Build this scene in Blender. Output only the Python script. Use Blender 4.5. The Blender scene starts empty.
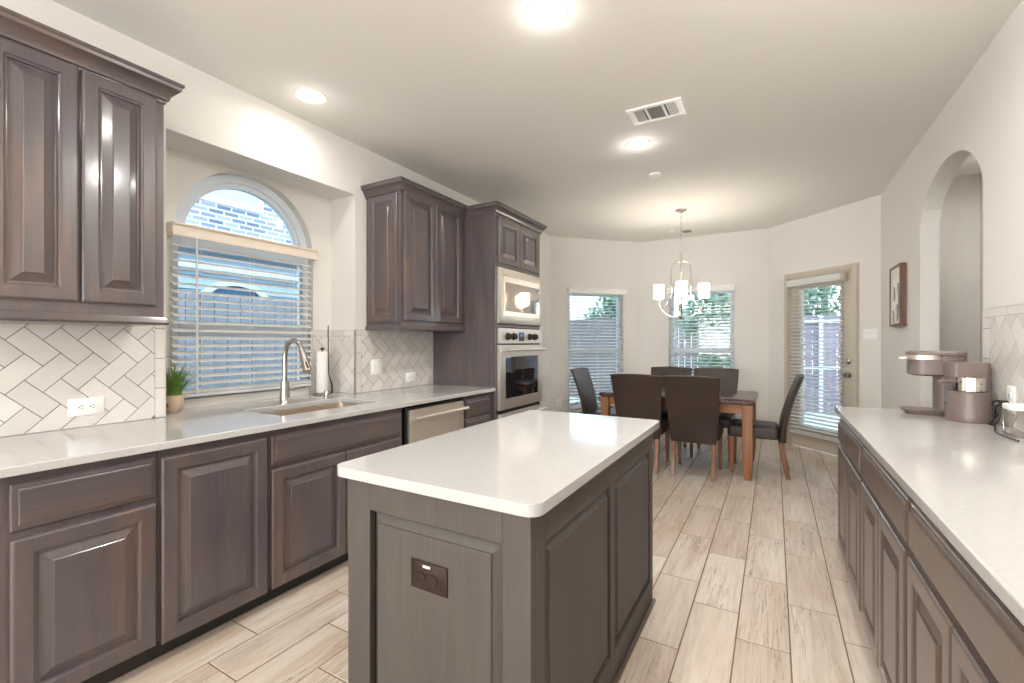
import bpy, bmesh, math, random
from math import pi, sin, cos, atan2, sqrt, radians
from mathutils import Vector, Matrix
C = bpy.context.scene
COL = C.collection
random.seed(7)

# ------------------------------------------------------------------ camera, world, lights, exposure
cam_d = bpy.data.cameras.new('camera')
cam = bpy.data.objects.new('camera', cam_d); COL.objects.link(cam)
cam.location = (0, 0, 1.30)
cam.rotation_euler = (pi/2, 0, atan2(262, 455))
cam_d.sensor_width = 36.0
cam_d.lens = 455/1024*36
cam_d.shift_y = 0.5/1024
cam_d.clip_start = 0.02
C.camera = cam

W = bpy.data.worlds.new('sky'); C.world = W; W.use_nodes = True
wn = W.node_tree.nodes; wl = W.node_tree.links
bg = wn['Background']
tc = wn.new('ShaderNodeTexCoord'); sx = wn.new('ShaderNodeSeparateXYZ'); rp = wn.new('ShaderNodeValToRGB')
wl.new(tc.outputs['Generated'], sx.inputs[0]); wl.new(sx.outputs['Z'], rp.inputs[0]); wl.new(rp.outputs[0], bg.inputs[0])
rp.color_ramp.elements[0].position = 0.0; rp.color_ramp.elements[0].color = (0.88, 0.95, 1.0, 1)
rp.color_ramp.elements[1].position = 0.7; rp.color_ramp.elements[1].color = (0.68, 0.83, 1.0, 1)
bg.inputs[1].default_value = 3.4

C.view_settings.view_transform = 'Standard'
C.view_settings.look = 'None'
C.view_settings.exposure = 0.76
C.view_settings.gamma = 1.0
C.view_settings.use_curve_mapping = False
cy = C.cycles
cy.max_bounces = 10; cy.diffuse_bounces = 6; cy.glossy_bounces = 5; cy.transparent_max_bounces = 24
cy.sample_clamp_indirect = 6.0
cy.caustics_reflective = False; cy.caustics_refractive = False
try:
    cy.use_denoising = True; cy.denoiser = 'OPENIMAGEDENOISE'
except Exception:
    pass

def area_light(name, loc, rot, sx_, sy_, power, color, shape='RECTANGLE', spread=pi):
    d = bpy.data.lights.new(name, 'AREA'); d.shape = shape; d.size = sx_
    if shape in ('RECTANGLE', 'ELLIPSE'): d.size_y = sy_
    d.energy = power; d.color = color; d.spread = spread
    o = bpy.data.objects.new(name, d); COL.objects.link(o)
    o.location = loc; o.rotation_euler = rot
    return o
# added fill lamps set in the two invented rear window openings
area_light('rear_fill_light', (-1.75, -3.88, 1.55), (radians(90), 0, 0), 1.3, 1.5, 60, (0.97, 0.98, 1.0))
area_light('rear_fill_light', (0.05, -3.88, 1.55), (radians(90), 0, 0), 1.3, 1.5, 60, (0.97, 0.98, 1.0))
CAN_POWER = 7.5; CAN_GLOW = .9; CAN_COLOR = (1.0, 0.965, 0.925)
CHAND_POWER = 1.4; CHAND_COLOR = (1.0, 0.96, 0.91)

# ------------------------------------------------------------------ materials
def mat(name, base=(.8, .8, .8), rough=.5, metal=0., coat=0., emit=None, estr=0., spec=.5):
    m = bpy.data.materials.new(name); m.use_nodes = True
    b = m.node_tree.nodes['Principled BSDF']
    b.inputs['Base Color'].default_value = (*base, 1); b.inputs['Roughness'].default_value = rough
    b.inputs['Metallic'].default_value = metal; b.inputs['Coat Weight'].default_value = coat
    b.inputs['Coat Roughness'].default_value = .12
    b.inputs['Specular IOR Level'].default_value = spec
    if emit: b.inputs['Emission Color'].default_value = (*emit, 1); b.inputs['Emission Strength'].default_value = estr
    return m
def N(m, t, **k):
    n = m.node_tree.nodes.new(t)
    for a, v in k.items(): setattr(n, a, v)
    return n
def L(m, a, b): m.node_tree.links.new(a, b)
def bsdf(m): return m.node_tree.nodes['Principled BSDF']
def ramp(m, pts):
    r = N(m, 'ShaderNodeValToRGB'); e = r.color_ramp.elements
    while len(e) < len(pts): e.new(.5)
    for i, (p, c) in enumerate(pts): e[i].position = p; e[i].color = (*c, 1)
    return r
def coords(m, scale, kind='Object', rnd=None):
    t = N(m, 'ShaderNodeTexCoord'); mp = N(m, 'ShaderNodeMapping'); mp.inputs['Scale'].default_value = scale
    if rnd is None:
        L(m, t.outputs[kind], mp.inputs[0])
    else:
        ad = N(m, 'ShaderNodeVectorMath', operation='ADD'); ml = N(m, 'ShaderNodeMath', operation='MULTIPLY')
        ml.inputs[1].default_value = 37.0; L(m, rnd, ml.inputs[0])
        L(m, t.outputs[kind], ad.inputs[0]); L(m, ml.outputs[0], ad.inputs[1]); L(m, ad.outputs[0], mp.inputs[0])
    return mp.outputs[0]
def noise(m, vec, scale=1, detail=4, rough=.55, dist=0):
    n = N(m, 'ShaderNodeTexNoise'); n.inputs['Scale'].default_value = scale; n.inputs['Detail'].default_value = detail
    n.inputs['Roughness'].default_value = rough; n.inputs['Distortion'].default_value = dist
    if vec is not None: L(m, vec, n.inputs['Vector'])
    return n
def bump(m, h, strength=.1, dist=.002):
    b = N(m, 'ShaderNodeBump'); b.inputs['Strength'].default_value = strength; b.inputs['Distance'].default_value = dist
    L(m, h, b.inputs['Height']); L(m, b.outputs[0], bsdf(m).inputs['Normal'])

def wood(name, axis, lo, mid, hi, rough=.30, coat=.45, patch=1.0):
    m = mat(name, mid, rough, coat=coat)
    oi = N(m, 'ShaderNodeObjectInfo')
    sc = [9, 9, 9]; sc['xyz'.index(axis)] = .9
    v = coords(m, sc, rnd=oi.outputs['Random'])
    n1 = noise(m, v, 1.0, 5, .6, 1.2)
    r = ramp(m, [(.30, lo), (.50, mid), (.72, hi)]); L(m, n1.outputs[0], r.inputs[0])
    sc2 = [120, 120, 120]; sc2['xyz'.index(axis)] = 3
    n2 = noise(m, coords(m, sc2, rnd=oi.outputs['Random']), 1, 3)
    mx = N(m, 'ShaderNodeMixRGB', blend_type='MULTIPLY'); mx.inputs[0].default_value = .35
    r2 = ramp(m, [(.35, (.72, .70, .68)), (.6, (1, 1, 1))]); L(m, n2.outputs[0], r2.inputs[0])
    L(m, r.outputs[0], mx.inputs[1]); L(m, r2.outputs[0], mx.inputs[2])
    sc3 = [5, 5, 5]; sc3['xyz'.index(axis)] = 1.6
    n3 = noise(m, coords(m, sc3, rnd=oi.outputs['Random']), 1, 2, .5, .4)
    r3 = ramp(m, [(.34, (.90, .93, 1.02)), (.52, (1, 1, 1)), (.70, (1.28, 1.08, .88))]); L(m, n3.outputs[0], r3.inputs[0])
    mx3 = N(m, 'ShaderNodeMixRGB', blend_type='MULTIPLY'); mx3.inputs[0].default_value = patch
    L(m, mx.outputs[0], mx3.inputs[1]); L(m, r3.outputs[0], mx3.inputs[2]); L(m, mx3.outputs[0], bsdf(m).inputs['Base Color'])
    bump(m, n2.outputs[0], .08, .001)
    return m
cab_cols = ((.076, .062, .066), (.094, .075, .076), (.124, .092, .084))
WV = wood('grey_stained_wood_vertical', 'z', *cab_cols)
WH = wood('grey_stained_wood_horizontal', 'x', *cab_cols)
IW = wood('island_grey_wood', 'z', (.060, .050, .043), (.071, .059, .051), (.082, .068, .058), .55, .0, .3)
RW = wood('buffet_wood', 'z', (.104, .080, .069), (.122, .093, .079), (.140, .105, .087), .33, .3, .4)
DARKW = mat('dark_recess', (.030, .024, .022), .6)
OAK = wood('honey_oak', 'z', (.23, .085, .027), (.31, .118, .038), (.38, .155, .055), .35, .2)
OAKH = wood('honey_oak_rail', 'x', (.23, .085, .027), (.31, .118, .038), (.38, .155, .055), .35, .2)
CHLEG = wood('brown_chair_leg', 'z', (.17, .070, .030), (.23, .100, .045), (.28, .13, .06), .35, .2)

WALL = mat('wall_paint', (.725, .704, .664), .75, spec=.25)
bump(WALL, noise(WALL, coords(WALL, (90, 90, 90)), 1, 3).outputs[0], .12, .002)
CEIL = mat('ceiling_paint', (.775, .750, .705), .85, spec=.2)
bump(CEIL, noise(CEIL, coords(CEIL, (70, 70, 70)), 1, 3).outputs[0], .15, .002)
TRIM = mat('trim_paint', (.72, .66, .56), .45)
DOORP = mat('door_paint', (.55, .49, .41), .42)
WHITE = mat('white_plastic', (.86, .85, .82), .35)
VINYL = mat('vinyl_daylight_tint', (.72, .79, .85), .35)  # cool daylight cast mixed into the base colour of the white vinyl
BLIND = mat('white_blind', (.86, .86, .84), .45)
_t = N(BLIND, 'ShaderNodeBsdfTranslucent'); _t.inputs[0].default_value = (.86, .87, .87, 1); _m = N(BLIND, 'ShaderNodeMixShader'); _m.inputs[0].default_value = .35
L(BLIND, bsdf(BLIND).outputs[0], _m.inputs[1]); L(BLIND, _t.outputs[0], _m.inputs[2]); L(BLIND, _m.outputs[0], BLIND.node_tree.nodes['Material Output'].inputs[0])
VAL = mat('valance_cream', (.70, .61, .52), .42)
GROUT = mat('dark_grout', (.16, .13, .11), .9)
GROUTF = mat('floor_grout', (.22, .15, .105), .9)

def tile_mat():
    m = mat('white_gloss_tile', (.76, .71, .65), .18)
    g = N(m, 'ShaderNodeNewGeometry')
    r = ramp(m, [(0, (.62, .585, .545)), (1, (.71, .675, .635))]); L(m, g.outputs['Random Per Island'], r.inputs[0])
    L(m, r.outputs[0], bsdf(m).inputs['Base Color'])
    return m
TILE = tile_mat()
def floor_mat():
    m = mat('whitewashed_wood_tile', (.6, .5, .4), .36)
    g = N(m, 'ShaderNodeNewGeometry'); rnd = g.outputs['Random Per Island']
    base = noise(m, coords(m, (7, 1.0, 1), rnd=rnd), 1, 5, .6, .8)
    r = ramp(m, [(.28, (.49, .39, .30)), (.46, (.63, .55, .465)), (.68, (.715, .655, .585))]); L(m, base.outputs[0], r.inputs[0])
    tint = ramp(m, [(0, (.86, .82, .78)), (.5, (.95, .93, .91)), (1, (1, 1, 1))]); L(m, rnd, tint.inputs[0])
    mx = N(m, 'ShaderNodeMixRGB', blend_type='MULTIPLY'); mx.inputs[0].default_value = 1
    L(m, r.outputs[0], mx.inputs[1]); L(m, tint.outputs[0], mx.inputs[2])
    # fine grain
    fg = noise(m, coords(m, (60, 4, 1), rnd=rnd), 1, 4, .65, .6)
    fr = ramp(m, [(.32, (.80, .75, .70)), (.55, (1, 1, 1))]); L(m, fg.outputs[0], fr.inputs[0])
    mx2 = N(m, 'ShaderNodeMixRGB', blend_type='MULTIPLY'); mx2.inputs[0].default_value = .8
    L(m, mx.outputs[0], mx2.inputs[1]); L(m, fr.outputs[0], mx2.inputs[2])
    # saw marks and cracks
    ck = noise(m, coords(m, (42, 1.5, 1), rnd=rnd), 1, 3, .6, .8)
    mask = noise(m, coords(m, (3, 1.2, 1), rnd=rnd), 1, 2)
    ab = N(m, 'ShaderNodeMath', operation='SUBTRACT'); ab.inputs[1].default_value = .5; L(m, ck.outputs[0], ab.inputs[0])
    ab2 = N(m, 'ShaderNodeMath', operation='ABSOLUTE'); L(m, ab.outputs[0], ab2.inputs[0])
    cr = ramp(m, [(.0, (1, 1, 1)), (.020, (0, 0, 0))]); L(m, ab2.outputs[0], cr.inputs[0])
    mr = ramp(m, [(.44, (0, 0, 0)), (.56, (1, 1, 1))]); L(m, mask.outputs[0], mr.inputs[0])
    mu = N(m, 'ShaderNodeMath', operation='MULTIPLY'); L(m, cr.outputs[0], mu.inputs[0]); L(m, mr.outputs[0], mu.inputs[1])
    mu2 = N(m, 'ShaderNodeMath', operation='MULTIPLY'); mu2.inputs[1].default_value = .9; L(m, mu.outputs[0], mu2.inputs[0])
    mx3 = N(m, 'ShaderNodeMixRGB'); mx3.inputs[2].default_value = (.20, .135, .09, 1)
    L(m, mu2.outputs[0], mx3.inputs[0]); L(m, mx2.outputs[0], mx3.inputs[1])
    L(m, mx3.outputs[0], bsdf(m).inputs['Base Color'])
    bump(m, fg.outputs[0], .12, .0015)
    return m
FLOOR = floor_mat()
def quartz():
    m = mat('white_quartz', (.78, .745, .70), .10, coat=.2)
    n = noise(m, coords(m, (60, 60, 60)), 1, 3)
    r = ramp(m, [(.3, (.45, .44, .43)), (.7, (.48, .47, .46))]); L(m, n.outputs[0], r.inputs[0])
    L(m, r.outputs[0], bsdf(m).inputs['Base Color'])
    return m
QUARTZ = quartz()
STEEL = mat('stainless_steel', (.72, .665, .59), .36, .85)
STEELB = mat('brushed_nickel', (.50, .46, .41), .26, 1)
SINKM = mat('sink_steel', (.55, .44, .34), .35, .7)
CHROME = mat('polished_nickel', (.78, .74, .68), .12, 1)
BLACKG = mat('black_glass', (.008, .008, .009), .04, spec=.8)
MIRRG = mat('mirror_glass', (.55, .50, .44), .05, .9)
BLACK = mat('black_plastic', (.012, .012, .013), .4)
DISPLAY = mat('blue_display', (.04, .06, .12), .15, emit=(.12, .2, .45), estr=.5)
BROWNP = mat('brown_plastic', (.026, .014, .010), .5, spec=.25)
TAUPE = mat('taupe_plastic', (.165, .125, .110), .34)
TAUPE_L = mat('champagne_metal', (.62, .55, .48), .3, .7)
PAPER = mat('paper_towel_white', (.86, .84, .80), .9)
TERRA = mat('tan_pot', (.56, .42, .30), .7)
GREENS = mat('grass_green', (.10, .20, .03), .55)
GREEND = mat('leaf_green', (.05, .13, .03), .5)
YELG = mat('yellow_green_leaf', (.30, .33, .05), .5)
BLUEPOT = mat('pale_blue_ceramic', (.42, .55, .70), .3)
SHADE = mat('frosted_shade', (.9, .88, .84), .4, emit=(1, .95, .88), estr=13)
LENS = mat('lit_lens', (.9, .9, .9), .4, emit=(1, .95, .88), estr=6)
def leather():
    m = mat('dark_brown_leather', (.045, .028, .022), .42, coat=0, spec=.35)
    n = noise(m, coords(m, (160, 160, 160)), 1, 3); bump(m, n.outputs[0], .15, .001)
    n2 = noise(m, coords(m, (3, 3, 3)), 1, 2)
    r = ramp(m, [(.3, (.036, .023, .019)), (.7, (.054, .034, .027))]); L(m, n2.outputs[0], r.inputs[0]); L(m, r.outputs[0], bsdf(m).inputs['Base Color'])
    return m
LEATHER = leather()
def marble():
    m = mat('brown_marble', (.1, .06, .05), .25, coat=0, spec=.3)
    n = noise(m, coords(m, (9, 9, 9)), 1, 8, .7, 1.5)
    r = ramp(m, [(.35, (.018, .012, .012)), (.5, (.075, .035, .028)), (.62, (.16, .09, .07)), (.75, (.05, .03, .03))]); L(m, n.outputs[0], r.inputs[0])
    L(m, r.outputs[0], bsdf(m).inputs['Base Color'])
    return m
MARBLE = marble()
def glass_mat(name='window_glass', tint=(.93, .97, 1.0), refl=.08):
    m = bpy.data.materials.new(name); m.use_nodes = True; nt = m.node_tree
    for n in list(nt.nodes):
        if n.type != 'OUTPUT_MATERIAL': nt.nodes.remove(n)
    out = nt.nodes[0]; t = nt.nodes.new('ShaderNodeBsdfTransparent'); t.inputs[0].default_value = (*tint, 1)
    g = nt.nodes.new('ShaderNodeBsdfGlossy'); g.inputs['Roughness'].default_value = .02
    mx = nt.nodes.new('ShaderNodeMixShader')
    f = nt.nodes.new('ShaderNodeFresnel'); f.inputs[0].default_value = 1.45
    nt.links.new(f.outputs[0], mx.inputs[0]); nt.links.new(t.outputs[0], mx.inputs[1]); nt.links.new(g.outputs[0], mx.inputs[2])
    nt.links.new(mx.outputs[0], out.inputs[0])
    return m
GLASS = glass_mat()
JARG = glass_mat('jar_glass', (.86, .83, .80))
def brick_mat():
    m = mat('pale_brick', (.6, .6, .6), .9)
    t = N(m, 'ShaderNodeTexCoord'); s = N(m, 'ShaderNodeSeparateXYZ'); cb = N(m, 'ShaderNodeCombineXYZ')
    L(m, t.outputs['Object'], s.inputs[0]); L(m, s.outputs['Y'], cb.inputs['X']); L(m, s.outputs['Z'], cb.inputs['Y'])
    b = N(m, 'ShaderNodeTexBrick'); L(m, cb.outputs[0], b.inputs['Vector'])
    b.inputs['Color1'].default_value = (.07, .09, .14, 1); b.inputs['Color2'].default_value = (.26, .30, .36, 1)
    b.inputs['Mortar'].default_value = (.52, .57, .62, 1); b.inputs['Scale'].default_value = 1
    b.inputs['Brick Width'].default_value = .19; b.inputs['Row Height'].default_value = .066; b.inputs['Mortar Size'].default_value = .010
    b.inputs['Bias'].default_value = .1
    L(m, b.outputs['Color'], bsdf(m).inputs['Base Color'])
    return m
BRICK = brick_mat()
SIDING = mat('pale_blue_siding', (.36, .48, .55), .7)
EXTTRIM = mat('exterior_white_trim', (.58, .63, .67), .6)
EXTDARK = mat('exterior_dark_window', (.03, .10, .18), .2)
def fence_mat(name, a, b_):
    m = mat(name, a, .85)
    n = noise(m, coords(m, (6, 6, .8)), 1, 4)
    r = ramp(m, [(.3, a), (.7, b_)]); L(m, n.outputs[0], r.inputs[0]); L(m, r.outputs[0], bsdf(m).inputs['Base Color'])
    return m
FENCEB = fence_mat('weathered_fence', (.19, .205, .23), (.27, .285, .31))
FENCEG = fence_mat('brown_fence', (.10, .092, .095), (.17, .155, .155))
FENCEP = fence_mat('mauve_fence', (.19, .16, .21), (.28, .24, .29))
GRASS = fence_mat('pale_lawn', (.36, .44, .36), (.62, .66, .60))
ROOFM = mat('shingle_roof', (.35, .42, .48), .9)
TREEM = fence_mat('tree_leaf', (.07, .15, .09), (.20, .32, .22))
BARK = mat('bark', (.12, .09, .07), .9)
ARTP = mat('art_paper', (.72, .68, .63), .7)
ARTG = mat('art_grey', (.25, .24, .24), .7)
ARTW = mat('art_pale', (.82, .80, .76), .7)
FRAMEW = wood('rust_frame', 'z', (.085, .038, .022), (.13, .062, .035), (.18, .09, .05), .4, .1)

# ------------------------------------------------------------------ geometry helpers
class G:
    def __init__(s): s.bm = bmesh.new()
    def box(s, x0, x1, y0, y1, z0, z1, bev=0, seg=2):
        bm = s.bm
        v = [bm.verts.new((x, y, z)) for z in (z0, z1) for x, y in ((x0, y0), (x1, y0), (x1, y1), (x0, y1))]
        fs = [bm.faces.new([v[i] for i in f]) for f in ((0, 3, 2, 1), (4, 5, 6, 7), (0, 1, 5, 4), (1, 2, 6, 5), (2, 3, 7, 6), (3, 0, 4, 7))]
        if bev > 0:
            es = list({e for f in fs for e in f.edges})
            bmesh.ops.bevel(bm, geom=es, offset=bev, segments=seg, affect='EDGES', clamp_overlap=True)
        return s
    def prism(s, poly, axis, lo, hi):
        """extrude a 2d polygon along an axis; poly coords are the other two axes in xyz order"""
        bm = s.bm
        def P(a, b, c):
            return {'x': (c, a, b), 'y': (a, c, b), 'z': (a, b, c)}[axis]
        A = [bm.verts.new(P(a, b, lo)) for a, b in poly]; B_ = [bm.verts.new(P(a, b, hi)) for a, b in poly]
        n = len(poly)
        bm.faces.new(A); bm.faces.new(B_[::-1])
        for i in range(n): bm.faces.new((A[i], B_[i], B_[(i+1) % n], A[(i+1) % n]))
        return s
    def rings(s, x0, z0, w, h, rings, y=0.0):
        """raised-panel front: rectangular rings (inset, height towards -y)"""
        bm = s.bm; prev = None
        for ins, t in rings:
            r = [bm.verts.new((x0+a, y-t, z0+b)) for a, b in ((ins, ins), (w-ins, ins), (w-ins, h-ins), (ins, h-ins))]
            if prev:
                for i in range(4): bm.faces.new((prev[i], prev[(i+1) % 4], r[(i+1) % 4], r[i]))
            else: bm.faces.new(r[::-1])
            prev = r
        bm.faces.new(prev)
        return s
    def lathe(s, prof, c=(0, 0, 0), seg=24, M=None):
        bm = s.bm; rows = []
        M = M or Matrix.Identity(4)
        for r, z in prof:
            if r <= 1e-6: rows.append([bm.verts.new(M @ Vector((0, 0, z)) + Vector(c))])
            else: rows.append([bm.verts.new(M @ Vector((r*cos(2*pi*i/seg), r*sin(2*pi*i/seg), z)) + Vector(c)) for i in range(seg)])
        for a, b in zip(rows, rows[1:]):
            for i in range(seg):
                j = (i+1) % seg
                if len(a) == 1 and len(b) == 1: continue
                if len(a) == 1: bm.faces.new((a[0], b[j], b[i]))
                elif len(b) == 1: bm.faces.new((a[i], a[j], b[0]))
                else: bm.faces.new((a[i], a[j], b[j], b[i]))
        if len(rows[0]) > 1: bm.faces.new(rows[0][::-1])
        if len(rows[-1]) > 1: bm.faces.new(rows[-1])
        return s
    def cyl(s, c, r, h, axis='z', seg=20, r2=None):
        M = {'z': Matrix.Identity(4), 'x': Matrix.Rotation(pi/2, 4, 'Y'), 'y': Matrix.Rotation(-pi/2, 4, 'X')}[axis]
        return s.lathe([(r, 0), (r if r2 is None else r2, h)], c, seg, M)
    def tube(s, pts, r, seg=10, flat=None):
        bm = s.bm; pts = [Vector(p) for p in pts]; n = len(pts)
        rs = r if isinstance(r, (list, tuple)) else [r]*n
        up = None; rows = []
        for i, p in enumerate(pts):
            t = (pts[min(i+1, n-1)]-pts[max(i-1, 0)]).normalized()
            if up is None:
                up = Vector((0, 0, 1)) if abs(t.z) < .9 else Vector((1, 0, 0))
            u = (up - t*up.dot(t)).normalized(); up = u; v = t.cross(u)
            fl = flat or 1.0
            rows.append([bm.verts.new(p + (u*cos(2*pi*k/seg)*fl + v*sin(2*pi*k/seg))*rs[i]) for k in range(seg)])
        for a, b in zip(rows, rows[1:]):
            for k in range(seg): bm.faces.new((a[k], a[(k+1) % seg], b[(k+1) % seg], b[k]))
        bm.faces.new(rows[0][::-1]); bm.faces.new(rows[-1])
        return s
    def loft(s, rows, cap=True):
        bm = s.bm; R_ = [[bm.verts.new(p) for p in r] for r in rows]; n = len(rows[0])
        for a, b in zip(R_, R_[1:]):
            for k in range(n): bm.faces.new((a[k], a[(k+1) % n], b[(k+1) % n], b[k]))
        if cap: bm.faces.new(R_[0][::-1]); bm.faces.new(R_[-1])
        return s
    def build(s, name, m, parent=None, bevel=0, bseg=2, sub=0, smooth=40):
        bm = s.bm
        bmesh.ops.recalc_face_normals(bm, faces=bm.faces[:])
        me = bpy.data.meshes.new(name); bm.to_mesh(me); bm.free()
        me.materials.append(m)
        me.polygons.foreach_set('use_smooth', [True]*len(me.polygons))
        try: me.set_sharp_from_angle(angle=radians(smooth))
        except Exception: pass
        o = bpy.data.objects.new(name, me); COL.objects.link(o)
        if parent: o.parent = parent
        if bevel:
            b = o.modifiers.new('edge', 'BEVEL'); b.width = bevel; b.segments = bseg; b.limit_method = 'ANGLE'; b.angle_limit = radians(50)
        if sub:
            d = o.modifiers.new('soft', 'SUBSURF'); d.levels = sub; d.render_levels = sub
        return o
def tag(o, label, cat, group=None, kind=None):
    o['label'] = label; o['category'] = cat
    if group: o['group'] = group
    if kind: o['kind'] = kind
    return o
def root(name, label, cat, loc=(0, 0, 0), rz=0, group=None):
    o = bpy.data.objects.new(name, None); COL.objects.link(o); o.location = loc; o.rotation_euler = (0, 0, rz)
    o.empty_display_size = .05
    return tag(o, label, cat, group)
def struct(o, label=None, cat=None):
    o['kind'] = 'structure'
    if label: o['label'] = label
    if cat: o['category'] = cat
    return o
def copy_tree(o, loc, rz=0, label=None):
    c = o.copy(); COL.objects.link(c); c.location = loc; c.rotation_euler = (0, 0, rz)
    if label: c['label'] = label
    for ch in list(o.children):
        d = ch.copy(); COL.objects.link(d); d.parent = c
        for g in list(ch.children):
            e = g.copy(); COL.objects.link(e); e.parent = d
    return c

# ------------------------------------------------------------------ key dimensions
LW, RX, CH = -2.785, .955, 2.82       # left wall, right wall, ceiling
REC, RECY0, RECY1, RECZ = -3.06, 1.172, 2.425, 2.43   # window recess
BY = 6.97
R90 = pi/2
CT = .905                              # counter height

# ------------------------------------------------------------------ shell: floor
g = G(); 
g.box(-3.3, 2.6, -4.1, 7.2, -.10, -.0014)
fl = g.build('floor', GROUTF); struct(fl, 'whitewashed wood-look plank tile floor with dark grout', 'floor')
g = G(); tw, tl, gp = .205, .62, .0030
for k in range(-18, 12):
    x0 = -.35 + tw*k
    off = 2.02 + .205*((2-k) % 3)
    for j in range(-12, 10):
        y0 = off + tl*j
        X0, X1, Y0, Y1 = x0+gp, x0+tw-gp, max(y0+gp, -4.0), min(y0+tl-gp, 7.1)
        X0 = max(X0, -2.95)
        if X1 < -2.94 or X0 > 2.5 or Y1-Y0 < .02 or X1-X0 < .01: continue
        bm = g.bm
        e = .0012
        lo = [bm.verts.new(p) for p in ((X0, Y0, -.0014), (X1, Y0, -.0014), (X1, Y1, -.0014), (X0, Y1, -.0014))]
        hi = [bm.verts.new(p) for p in ((X0+e, Y0+e, 0), (X1-e, Y0+e, 0), (X1-e, Y1-e, 0), (X0+e, Y1-e, 0))]
        bm.faces.new(hi)
        for i in range(4): bm.faces.new((lo[i], lo[(i+1) % 4], hi[(i+1) % 4], hi[i]))
tiles = g.build('floor_plank_tiles', FLOOR, fl)

g = G(); g.box(-3.3, 2.6, -4.1, 7.2, CH, CH+.12); struct(g.build('ceiling', CEIL), 'smooth greige painted ceiling', 'ceiling')

# wall helper in a local frame: x along the wall, -y faces the room
def wall_local(gm, length, thick, zt, openings=(), x_start=0.0):
    xs = sorted({x_start, length, *[o[0] for o in openings], *[o[1] for o in openings]})
    for a, b in zip(xs, xs[1:]):
        ops = [o for o in openings if o[0] <= a+1e-6 and o[1] >= b-1e-6]
        if not ops: gm.box(a, b, 0, thick, 0, zt)
        else:
            o = ops[0]
            if o[2] > 0: gm.box(a, b, 0, thick, 0, o[2])
            if o[3] < zt: gm.box(a, b, 0, thick, o[3], zt)

# left wall with window recess and arched window opening
wy0, wy1, wzs = 1.322, 2.258, 1.955      # window opening, springing height
wc, wr = (wy0+wy1)/2, (wy1-wy0)/2
WZ0 = .955
g = G()
g.box(LW-.4, LW, -4.0, RECY0, 0, CH)
g.box(LW-.4, LW, RECY1, 5.99, 0, CH)
g.box(LW-.4, LW, RECY0, RECY1, RECZ, CH)
g.box(LW-.4, LW, RECY0, RECY1, 0, .86)
g.box(REC-.125, REC, RECY0, RECY1, .86, WZ0)
g.box(REC-.125, REC, RECY0, wy0, WZ0, RECZ); g.box(REC-.125, REC, wy1, RECY1, WZ0, RECZ)
ns = 32
for i in range(ns):
    a0, a1 = pi*i/ns, pi*(i+1)/ns
    p0 = (wc-wr*cos(a0), wzs+wr*sin(a0)); p1 = (wc-wr*cos(a1), wzs+wr*sin(a1))
    g.prism([p0, p1, (p1[0], RECZ), (p0[0], RECZ)], 'x', REC-.125, REC)
wl_ = g.build('wall_left', WALL); struct(wl_, 'cream left wall with recessed sink window niche', 'wall')

# bay walls
s2 = sqrt(.5)
DL0 = (-2.785, 5.955); DR0 = (-.057, 6.97)
LDL = 1.435; LDR = 1.420
winL = (.27, 1.145, .34, 2.03); winB = (.435, 1.285, .34, 2.03)
def place(o, xy, rz): o.location = (xy[0], xy[1], 0); o.rotation_euler = (0, 0, rz); return o
g = G(); wall_local(g, LDL, .12, CH, [winL]); struct(place(g.build('wall_left_bay', WALL), DL0, pi/4), 'cream angled bay wall left of the dining table', 'wall')
g = G(); wall_local(g, 1.80, .12, CH, [winB], -.09); struct(place(g.build('wall_back', WALL), (-1.77, 6.97), 0), 'cream back bay wall behind the dining table', 'wall')
dX0, dX1 = .315, 1.145
g = G(); wall_local(g, LDR+.05, .12, CH, [(dX0, dX1, 0, 2.095)]); struct(place(g.build('wall_right_bay', WALL), DR0, -pi/4), 'cream angled bay wall with the patio door', 'wall')
# right wall with arch
AY0, AY1, AZ, AB = 3.318, 4.515, 2.10, .37
ac, aa = (AY0+AY1)/2, (AY1-AY0)/2
g = G(); g.box(RX, RX+.11, -4.0, AY0, 0, CH); g.box(RX, RX+.11, AY1, 6.06, 0, CH)
for i in range(40):
    a0, a1 = pi*i/40, pi*(i+1)/40
    p0 = (ac-aa*cos(a0), AZ+AB*sin(a0)); p1 = (ac-aa*cos(a1), AZ+AB*sin(a1))
    g.prism([p0, p1, (p1[0], CH), (p0[0], CH)], 'x', RX, RX+.11)
struct(g.build('wall_right', WALL), 'cream right wall with arched opening', 'wall')
# hallway behind the arch
g = G(); g.box(1.62, 1.72, 2.2, 5.8, 0, CH); g.box(RX+.11, 1.62, 2.2, 2.3, 0, CH); g.box(RX+.11, 1.62, 5.7, 5.8, 0, CH)
struct(g.build('wall_hallway', WALL), 'dim hallway wall seen through the arch', 'wall')
# rear wall behind the camera; its two window openings are added for fill light
g = G(); 
gm = G(); wall_local(gm, 3.74, .12, CH, [(.40, 1.70, .8, 2.3), (2.20, 3.50, .8, 2.3)])
o = gm.build('wall_rear', WALL); o.location = (RX, -3.8, 0); o.rotation_euler = (0, 0, pi); struct(o, 'cream wall behind the viewer with two added fill-light openings', 'wall')

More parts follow.
